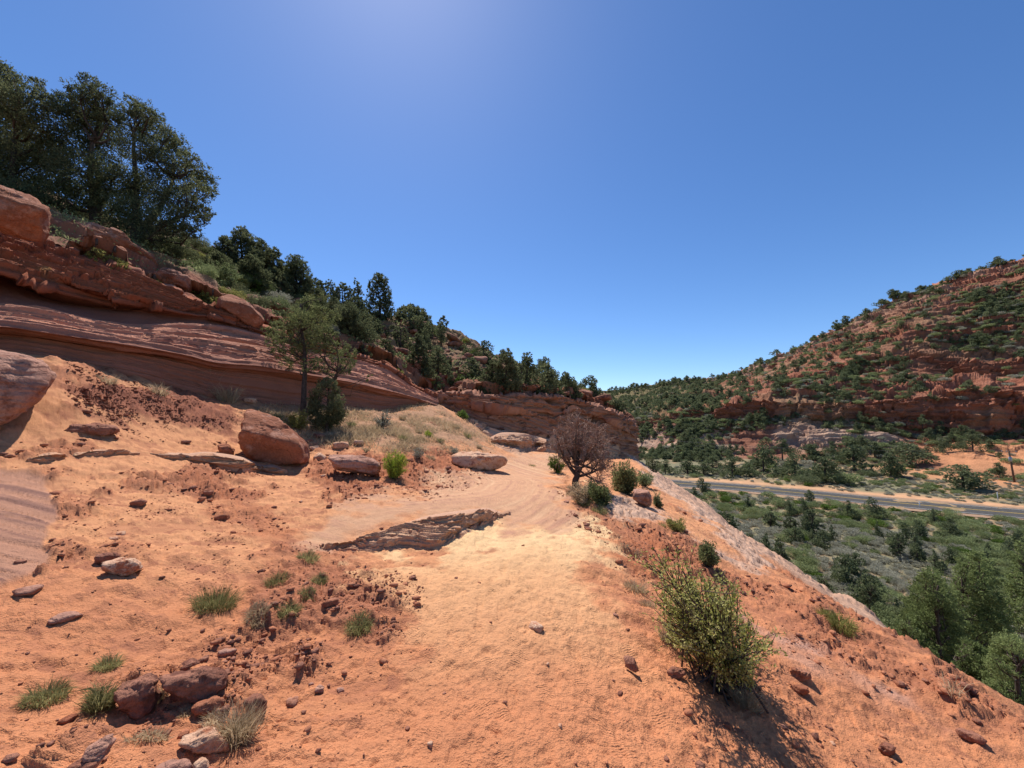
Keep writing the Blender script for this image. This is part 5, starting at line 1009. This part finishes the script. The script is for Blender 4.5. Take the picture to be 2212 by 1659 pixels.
# low green and dry growth on the left hillside
g = np.random.default_rng(78); n = 17000
xs_ = g.uniform(0, 1300, n); fr = g.uniform(.02, .98, n) ** 1.
gc = np.interp(xs_, lh.cx, np.arange(len(lh.cx))) / (len(lh.cx) - 1) * (lh.G.shape[0] - 1)
vi = np.searchsorted(lh.v[0], 1 + 2 * fr); c = lh.G[gc.astype(int), np.clip(vi, 0, lh.G.shape[1] - 1)]
k = fbm(c[:, 0] * .5, c[:, 1] * .5, oct=3, seed=9) > .04; c = c[k] + g.normal(size=(k.sum(), 3)) * [.2, .2, .05]; n = len(c)
V, F = leafset(c + [0, 0, .08], g.normal(size=(n, 3)) * [1, 1, .5] + [0, 0, .9], .008 * c[:, 1], .0035 * c[:, 1], g)
tag(link('undergrowth', mk_mesh('undergrowth', V, F, M['valley'])), kind='stuff', label='low weeds and dry growth between the rocks of the left hillside')

# ================================================================ VALLEY AND FAR HILL
def bush_VF(seed, n, kind):
    "unit-high plant seen from afar: crown leaves plus a short trunk, two materials"
    g = np.random.default_rng(seed)
    if kind == 'tree':   lob = [(np.array([g.uniform(-1, 1) * .38 * (1.15 - h), g.uniform(-1, 1) * .38 * (1.15 - h), .14 + .76 * h * g.uniform(.8, 1.05)]), .17 * (1.25 - h * .6) * g.uniform(.6, 1.25)) for h in np.linspace(0, 1, 15)]
    elif kind == 'cone': lob = [(np.array([g.uniform(-1, 1) * .26 * (1 - h), g.uniform(-1, 1) * .26 * (1 - h), .1 + .8 * h]), .17 * (1.2 - h)) for h in np.linspace(0, 1, 15)]
    else: lob = [(np.array([math.cos(a) * .5 * g.uniform(.3, 1), math.sin(a) * .5 * g.uniform(.3, 1), .22 + g.uniform(0, .28)]), g.uniform(.2, .34)) for a in np.linspace(0, 6.28, 10)]
    ln = {'tree': .085, 'cone': .08, 'mound': .11}[kind] * (900 / n) ** .5
    C_, D_ = [], []
    tot = sum(r * r for _, r in lob)
    for c, r in lob:
        m = int(n * r * r / tot) + 1; t = unit(g.normal(size=(m, 3))) * r * g.uniform(.55, 1.08, (m, 1)); C_.append(c + t); D_.append(t / r + g.normal(size=(m, 3)) * .5 + [0, 0, .4])
    V, F = leafset(np.concatenate(C_), np.concatenate(D_), ln, ln * .6, g); mi = np.zeros(len(F), int)
    if kind != 'mound':
        mb = MB(); mb.tube([(0, 0, -.25), (0, 0, .3), (g.uniform(-.05, .05), 0, .7)], [.035, .028, .012], 4); TV = mb.V[0]; TF = mb.F[4][0] + len(V); V = np.concatenate([V, TV]); F = np.concatenate([F, TF]); mi = np.concatenate([mi, np.ones(len(TF), int)])
    return V, F, mi
VAR = {k: [bush_VF(800 + i + 10 * j, 4200 if k == 'mound' else 1500, k) for i in range(5)] for j, k in enumerate(('tree', 'cone', 'mound'))}
VLO = {k: [bush_VF(900 + i + 10 * j, 380 if k == 'tree' else 800, k) for i in range(5)] for j, k in enumerate(('tree', 'cone', 'mound'))}
MESHC = {}
def far_plant(name, label, cat, group, p, h, w, kind, mat, i):
    key = (kind, mat, i % 5)
    if key not in MESHC: V, F, mi = VAR[kind][i % 5]; MESHC[key] = mk_mesh(name, V, F, [M[mat], M['bark']], mi=mi)
    o = link(name, MESHC[key], loc=p); o.scale = (w * (.8 + .45 * ((i * .618) % 1)), w * (.8 + .45 * ((i * .414) % 1)), h); o.rotation_euler.z = (i * 2.399) % 6.28
    return tag(o, label, cat, group)
# -- junipers standing in the valley, measured one by one: near ones built with trunk and crown
VN = [(1682,1163,1246,62,33,1,'pointed dark juniper on the valley floor just beyond the rim'),(1612,1150,1206,48,36,2,'small rounded juniper beyond the rim, left of the pointed one'),(1749,1098,1158,48,48,1,'pointed juniper in the middle of the green thicket'),
      (1776,1245,1318,64,22,2,'bushy juniper below the rim behind the yellowish tuft'),(1878,1258,1306,40,26,2,'small dark juniper on the eroded bank'),(1903,1343,1400,52,13,2,'dark juniper top poking up over the rim'),(1938,1153,1198,38,40,2,'round dark juniper left of the big right-hand junipers'),
      (1564,1105,1152,56,45,2,'leafy green bush at the left of the valley thicket'),(1663,1105,1132,30,52,2,'small dark juniper in the left thicket, left of a pair'),(1707,1115,1146,34,50,2,'small dark juniper in the left thicket, right of a pair'),
      (2012,1225,1470,150,12.5,0,'big feathery juniper at lower right, left of the group'),(2108,1185,1440,150,15,0,'tallest big juniper at lower right'),(2205,1165,1360,80,17,1,'dark narrow juniper cut by the right edge'),(2178,1365,1560,130,9.5,0,'nearest big juniper in the lower right corner'),
      (1960,1330,1480,90,12,2,'low juniper under the left big one against the rim'),(2100,1380,1520,110,10.5,0,'juniper between the big ones just over the rim')]
for i, (x, yt, yb, w, Y, k, lab) in enumerate(VN):
    cx_, cy_ = x, (yt + yb) / 2; q = P(cx_, cy_, Y); gz = float(Hq(q[0], q[1])); b = np.array([q[0], q[1], gz])
    auto_tree(lab, x, yt, yb, w, Y, 1000 + i, 'juniper_green' if w > 70 else 'juniper_far', k, 34 if w > 70 else 20, 1.7 if w > 70 else 1.9, group='junipers below the rim', base=b, snag=0, crown_b=0, rt=.08, lsz=1.0 if w < 70 else 1.1, dep=.9)
# -- junipers beyond the road, measured
VB = [(1718,984,1034,70),(1784,988,1043,62),(1846,948,1018,74),(1925,978,1030,54),(1965,956,1008,62),(1582,990,1030,60),(1650,962,1022,56),(1811,1013,1045,66),(2081,1004,1057,78),(2205,974,1012,44),(1437,996,1024,44),(1485,994,1024,46),(1520,1000,1026,40),(1410,985,1018,40),(1620,1000,1030,40),(1690,950,985,44),(1750,960,990,46),(1890,955,990,46),(2172,925,950,40),(1540,985,1010,34),(1878,1010,1030,40),(1745,1020,1046,40)]
EAST = lambda x: 'far left' if x < 1520 else 'left' if x < 1680 else 'middle' if x < 1850 else 'right' if x < 2030 else 'far right'
VBL = ['dark spreading juniper beyond the road, first left of the tallest','paired with the spreading one, rounder','tallest juniper of the grove at the foot of the hill','juniper right of the tallest, near the orange bank','juniper touching the orange bank','broad juniper at the left of the grove','tall narrow juniper in the left of the grove','yellowish willow-like bush in front of the grove','big round juniper standing alone by the utility pole','juniper cut by the right edge above the pole','dark juniper at the left end of the row near the road','second juniper of the row near the road','third juniper of the row near the road','juniper half hidden by the outcrop nose','low juniper in front of the broad one','small juniper on the slope behind the grove','second small juniper on the slope behind the grove','small juniper above the right side of the grove','small juniper on the slope above the pole','small juniper behind the row near the road','low bush under the tallest of the grove','low bush under the spreading pair']
for i, (x, yt, yb, w) in enumerate(VB):
    q = on_ground(x, min(yb, 1060)) if yb > 1000 else None
    Yr = rh.where(x, yb) if yb < 1005 else None
    p = rh_at(x, yb) if Yr and yb < 1005 else q
    if p[1] > 118: p = P(x, yb, 112)
    k = p[1] / FD
    far_plant('juniper_tree' if i not in (7, 20, 21) else 'bush', VBL[i], 'tree' if i not in (7, 20, 21) else 'bush', 'junipers beyond the road', p, (yb - yt) * k * 1.08, w * k * (1.25 if i not in (7, 20, 21) else .9), 'tree' if i not in (7, 20, 21) else 'mound', 'juniper_far' if i != 7 else 'valley', i)
# -- brush on the left hillside between the measured plants
g = np.random.default_rng(88)
LP = lambda x: 'under the big dark trees' if x < 430 else 'below the juniper clump' if x < 620 else 'behind the slender juniper' if x < 760 else 'below the tall skyline juniper' if x < 870 else 'below the round skyline juniper' if x < 980 else 'below the crest bushes' if x < 1080 else 'above the outcrop nose'
for i in range(100):
    x = g.uniform(330, 1300) if i % 3 else g.uniform(420, 760); f = g.uniform(.04, .93); y0 = np.interp(x, lh.cx, lh.y[:, 1]); y3 = np.interp(x, lh.cx, lh.y[:, 3]); p = lh_at(x, y0 + (y3 - y0) * f)
    h = g.uniform(.3, 1.0) * (1.2 if x < 720 else .8); kind = 'mound'; m_ = ['valley', 'juniper', 'yellowgreen', 'juniper', 'valley', 'sage'][g.integers(0, 6)]
    far_plant('shrub', '%s %s shrub %s, %s' % ('knee-high' if h < .7 else 'waist-high', {'valley': 'green', 'green': 'leafy green', 'yellowgreen': 'yellowish', 'juniper': 'dark', 'sage': 'grey'}[m_], 'near the rim' if f < .33 else 'half way up' if f < .66 else 'near the crest', LP(x)), 'shrub', 'brush on the left hillside', p, h, h * g.uniform(.8, 1.3), kind, m_, i)
# -- small junipers dotted over the slope above the outcrop and junipers dotted over the valley flat
g = np.random.default_rng(93)
for i in range(34):
    x = g.uniform(840, 1290); f = g.uniform(.05, .97); y0 = np.interp(x, lh.cx, lh.y[:, 1]); y3 = np.interp(x, lh.cx, lh.y[:, 3]); p = lh_at(x, y0 + (y3 - y0) * f); h = g.uniform(.9, 2.3)
    far_plant('juniper_tree', '%s juniper sapling %s, %s' % ('slim' if h < 1.5 else 'stout', 'near the rim' if f < .33 else 'half way up' if f < .66 else 'at the crest', LP(x)), 'tree', 'small junipers on the slope above the outcrop', p, h, h * g.uniform(.8, 1.1), 'tree', 'juniper', i)
k = 0; VJ = []
while k < 56:
    y = 1058 + 330 * g.uniform() ** 1.5; x = g.uniform(1430, 2300); p = Pz(x, y, VZ)
    if p[0] - rimx(p[1]) < 15: continue
    rd_, rs_ = line_dist(np.array([p[0]]), np.array([p[1]]), ROADL)
    if rd_[0] * rs_[0] > -9: continue
    p[2] = float(Hq(p[0], p[1])) - .05; h = g.uniform(1.2, 3.0); cone = g.uniform() < .5
    far_plant('juniper_tree', '%s juniper in the sage flat, %s, %s' % ('pointed' if cone else 'rounded', 'close to the road' if y < 1100 else 'in the middle distance' if y < 1180 else 'nearer the rim', 'at the left' if x < 1650 else 'left of centre' if x < 1800 else 'right of centre' if x < 2000 else 'at the right'), 'tree', 'junipers dotted over the valley flat', p, h, h * g.uniform(.75, 1.2), 'cone' if cone else 'tree', 'juniper_far', k); k += 1
# -- scattered growth: the largest are individuals, the rest one mass
def scatter(cands, nmax, name, cat, group, labeler, stuffname, stufflabel):
    cands.sort(key=lambda c: -c['px']); big, rest = cands[:nmax], cands[nmax:]
    for i, c in enumerate(big): far_plant(name, labeler(c), cat, group, c['p'], c['h'], c['w'], c['k'], c['m'], i)
    byk = {}
    for c in rest: byk.setdefault((c['m']), []).append(c)
    for m_, cs in byk.items():
        vs = VLO['tree'] + VLO['mound']; Vn = np.array([(0 if c['k'] != 'mound' else 5) + i % 5 for i, c in enumerate(cs)])
        o = merge(stuffname, vs_pad(vs), np.array([c['p'] for c in cs]), np.array([[c['w'], c['w'], c['h']] for c in cs]), np.random.default_rng(1).uniform(0, 6.28, len(cs)), Vn, [M[m_], M['bark']]); tag(o, kind='stuff', label=stufflabel + {'sage': ' (grey-leaved)', 'valley': ' (green-leaved)', 'juniper_far': ' (dark green)'}.get(m_, ''))
def vs_pad(vs): return [(v[0], v[1], v[2]) for v in vs]
g = np.random.default_rng(90)
JT, SH = [], []
colsx = rh.cx
ridge = lambda x: np.interp(x, rh.cx, rh.y[:, 8]); foot = lambda x: np.interp(x, rh.cx, rh.y[:, 1])
ipx = np.interp(np.linspace(1240, 2500, 2000), colsx, np.arange(len(colsx)))
def rh_rand(xa=1260, xb=2420):
    "a random place on the hill sheet, evenly spread over how it looks from the trail"
    while True:
        x = g.uniform(xa, xb); y = g.uniform(ridge(x) - 1, foot(x))
        t = np.interp(x, colsx, np.arange(len(colsx))); vv = np.interp(-y, -np.array([np.interp(x, colsx, rh.y[:, r]) for r in range(1, 9)]), np.arange(1, 9))
        i = int(t / (len(colsx) - 1) * (rh.G.shape[0] - 1)); j = int(np.searchsorted(rh.v[0], vv)); j = min(j, rh.G.shape[1] - 1)
        cliffy = (3.05 < vv < 3.95) or (5.1 < vv < 5.9) or (2.1 < vv < 2.6 and x < 2000)
        if cliffy and g.uniform() < .88: continue
        if vv < 2.2 and x > 1950 and g.uniform() < .8: continue
        dens = .5 + .9 * vn(rh.G[i, j, 0] / 16, rh.G[i, j, 1] / 16, rh.G[i, j, 2] / 16, 4) + (.9 if x < 1560 else 0)
        if g.uniform() > dens: continue
        return rh.G[i, j].copy(), x, y, vv
for _ in range(1250):
    p, x, y, vv = rh_rand(); h = g.uniform(1.8, 4.6) * (1.1 if g.uniform() < .2 else .85); w = h * g.uniform(.95, 1.4)
    JT.append(dict(p=p, x=x, y=y, v=vv, h=h, w=w, px=h * FD / p[1], k='tree', m='juniper_far'))
for _ in range(90):   # skyline
    x = g.uniform(1255, 2380); t = np.interp(x, colsx, np.arange(len(colsx))); i = int(t / (len(colsx) - 1) * (rh.G.shape[0] - 1)); j = int(np.searchsorted(rh.v[0], 8)); p = rh.G[i, j].copy(); h = g.uniform(2.5, 5.2); JT.append(dict(p=p, x=x, y=ridge(x), v=8, h=h, w=h * g.uniform(1., 1.6), px=h * FD / p[1], k='tree', m='juniper_far'))
for _ in range(1100):
    p, x, y, vv = rh_rand(1260, 1620)
    if vv < 3.9 and (x > 1400 and g.uniform() < .85 or g.uniform() < .4): continue
    h = g.uniform(2.0, 4.5); JT.append(dict(p=p, x=x, y=y, v=vv, h=h, w=h * g.uniform(1., 1.6), px=h * FD / p[1], k='tree', m='juniper_far'))
for _ in range(3600):
    p, x, y, vv = rh_rand(); h = g.uniform(.8, 1.9); SH.append(dict(p=p, x=x, y=y, v=vv, h=h, w=h * g.uniform(1.1, 1.8), px=h * FD / p[1], k='mound', m='valley' if g.uniform() < .7 else 'sage'))
HB = lambda v: 'on the skyline' if v > 7.8 else 'just below the ridge' if v > 6.6 else 'high on the slope' if v > 5.9 else 'by the upper rock band' if v > 5 else 'on the slope above the red cliff band' if v > 3.9 else 'clinging to the red cliff band' if v > 3 else 'below the red cliff band' if v > 2 else 'at the foot'
HC = lambda x: 'beside the outcrop' if x < 1450 else 'toward its left end' if x < 1650 else 'left of its middle' if x < 1800 else 'in its middle' if x < 1950 else 'right of its middle' if x < 2100 else 'near its right edge'
HS = lambda c: ('broad ' if c['w'] > 1.25 * c['h'] else 'narrow ' if c['w'] < 1.05 * c['h'] else '') + ('large' if c['h'] > 3.9 else 'middling' if c['h'] > 3 else 'small')
scatter(JT, 190, 'juniper_tree', 'tree', 'junipers scattered over the hill across the valley', lambda c: '%s far-hill juniper %s, %s' % (HS(c), HB(c['v']), HC(c['x'])), 'distant_woodland', 'distant junipers dotting the hill across the valley')
scatter(SH, 0, 'shrub', 'shrub', 'shrubs on the far hill', None, 'hillside_scrub', 'low scrub dotting the hill across the valley')
# valley thicket and sage flats
VS = []; VXY = np.zeros((4000, 3))
tries = 0
while len(VS) < 2600 and tries < 90000:
    tries += 1
    y = 1010 + 520 * g.uniform() ** 1.7; x = g.uniform(1380, 2330)
    dx = (x - CX) / FD; zc = (CY - y) / FD; p = Pz(x, y, VZ)
    if p[1] > 112 or p[1] < 8: continue
    if p[0] - rimx(p[1]) < 14 + 5 * g.uniform(): continue
    rd_, rs_ = line_dist(np.array([p[0]]), np.array([p[1]]), ROADL); s_ = rd_[0] * rs_[0]
    if abs(s_) < 8.5 or (0 < s_ < 14 and g.uniform() < .6): continue
    if p[0] > 90 and s_ > 30 and g.uniform() < .7: continue
    p[2] = float(Hq(p[0], p[1])) - .03
    n1 = .7 * float(vn(p[0] / 7, p[1] / 7, 0, 21)) + .38 * g.normal(); green = n1 > .10 if s_ < 0 else n1 > .3
    if not green and n1 < -.55 and g.uniform() < .6: continue
    h = g.uniform(.6, 2.0) if green else g.uniform(.45, 1.0)
    h *= .7 if s_ > 0 else .85
    w_ = h * g.uniform(1.0, 1.7)
    if VS and (np.hypot(VXY[:len(VS), 0] - p[0], VXY[:len(VS), 1] - p[1]) < .42 * (VXY[:len(VS), 2] + w_)).any(): continue
    VXY[len(VS)] = (p[0], p[1], w_)
    VS.append(dict(p=p, x=x, y=y, v=s_, h=h, w=w_, px=h * FD / p[1], k='mound', m=('green' if g.uniform() < .13 else 'valley') if green else 'sage'))
VP = lambda c: ('near the foot of the slickrock rim' if c['p'][0] - rimx(c['p'][1]) < 14 else 'toward the lower right junipers' if c['y'] > 1220 and c['x'] > 1850 else 'in the open flat right of the pointed juniper' if c['y'] > 1180 else 'in the middle of the flat' if c['y'] > 1120 else 'between the flat and the near road edge' if c['v'] < 0 else 'beyond the road')
VQ = lambda c: 'left' if c['x'] < 1620 else 'centre-left' if c['x'] < 1780 else 'centre' if c['x'] < 1920 else 'centre-right' if c['x'] < 2060 else 'right'
scatter([c for c in VS if c['m'] != 'sage'], 150, 'green_shrub', 'shrub', 'green shrubs on the valley floor', lambda c: '%s green rounded shrub %s, %s part' % ('tall' if c['h'] > 1.5 else 'low', VP(c), VQ(c)), 'green_thicket', 'thicket of green shrubs covering the valley floor')
scatter([c for c in VS if c['m'] == 'sage'], 120, 'sagebrush', 'sagebrush', 'sagebrush on the valley floor', lambda c: '%s grey sagebrush %s, %s part' % ('tall' if c['h'] > .75 else 'low', VP(c), VQ(c)), 'sagebrush_cover', 'grey sagebrush covering the valley floor')

# ---- utility poles, wires, roadside posts
wood = mat_plain('pole_wood', (.13, .085, .06), .9, var=.3); metal = mat_plain('grey_metal', (.35, .36, .37), .5, .6); wirem = mat_plain('wire', (.09, .09, .09), .5, .5); postm = mat_plain('white_post', (.75, .74, .72), .6, var=.05)
def pole(label, b, top, trans=True):
    root = empty('utility_pole', b); tag(root, label, 'utility pole', 'utility poles'); t = np.array(top) - b
    mb = MB(); mb.tube([np.array([0, 0, -.5]), t * .5, t], [.17, .15, .12], 10); link('pole', mb.mesh('pole', wood, True), root)
    mb = MB(); mb.box(t * .965, (2.4, .10, .13), -.5); link('crossarm', mb.mesh('crossarm', wood), root)
    for s in (-1, -.35, 1): mb = MB(); c = t * .965 + np.array([math.cos(-.5) * s, math.sin(-.5) * s, .06]); mb.tube([c, c + [0, 0, .2]], [.05, .035], 6); link('insulator', mb.mesh('insulator', postm), root)
    if trans: mb = MB(); c = t * .74 + np.array([-.32, -.25, 0]); mb.tube([c - [0, 0, .5], c - [0, 0, .45], c + [0, 0, .4], c + [0, 0, .46]], [.18, .25, .25, .15], 12); link('transformer', mb.mesh('transformer', metal, True), root)
    return [np.array(b) + t * .965 + np.array([math.cos(-.5) * s, math.sin(-.5) * s, .27]) for s in (-1, -.35, 1)]
pb = on_ground(2192, 1042); pt = P(2179, 974, pb[1] - .2)
a_ = pole('leaning wooden utility pole with a grey transformer beyond the road', pb, pt)
q_ = P(1372, 1000, 128.); q0 = np.array([q_[0] - 14, q_[1] + 8, float(Hq(q_[0] - 14, q_[1] + 8))]); q1 = q0 + [0, 0, 9.5]
b_ = pole('distant wooden utility pole behind the outcrop nose', q0, q1, False)
for i, (u_, w_, lb) in enumerate(zip(a_, b_, ('left', 'middle', 'outer'))):
    t = np.linspace(0, 1, 40)[:, None]; p = u_ + (w_ - u_) * t; p[:, 2] -= 4 * 2.2 * (t[:, 0] * (1 - t[:, 0])); mb = MB(); mb.tube(p, .011, 4)
    tag(link('power_line', mb.mesh('power_line', wirem)), 'thin power line strung across the valley, %s one of three' % lb, 'cable', 'power lines')
for x, y, h_, lab in [(1987, 1097, 12, 'slim white marker post at the near edge of the road'), (2156, 1082, 18, 'slim white marker post beyond the road near the right edge')]:
    p = on_ground(x, y); hh = h_ / FD * p[1]; r_ = empty('marker_post', p); tag(r_, lab, 'marker post', 'road marker posts')
    mb = MB(); mb.box((0, 0, hh / 2 - .1), (.12, .03, hh + .2)); link('post', mb.mesh('post', postm), r_); mb = MB(); mb.box((0, -.02, hh * .88), (.09, .012, .12)); link('reflector', mb.mesh('reflector', metal), r_)
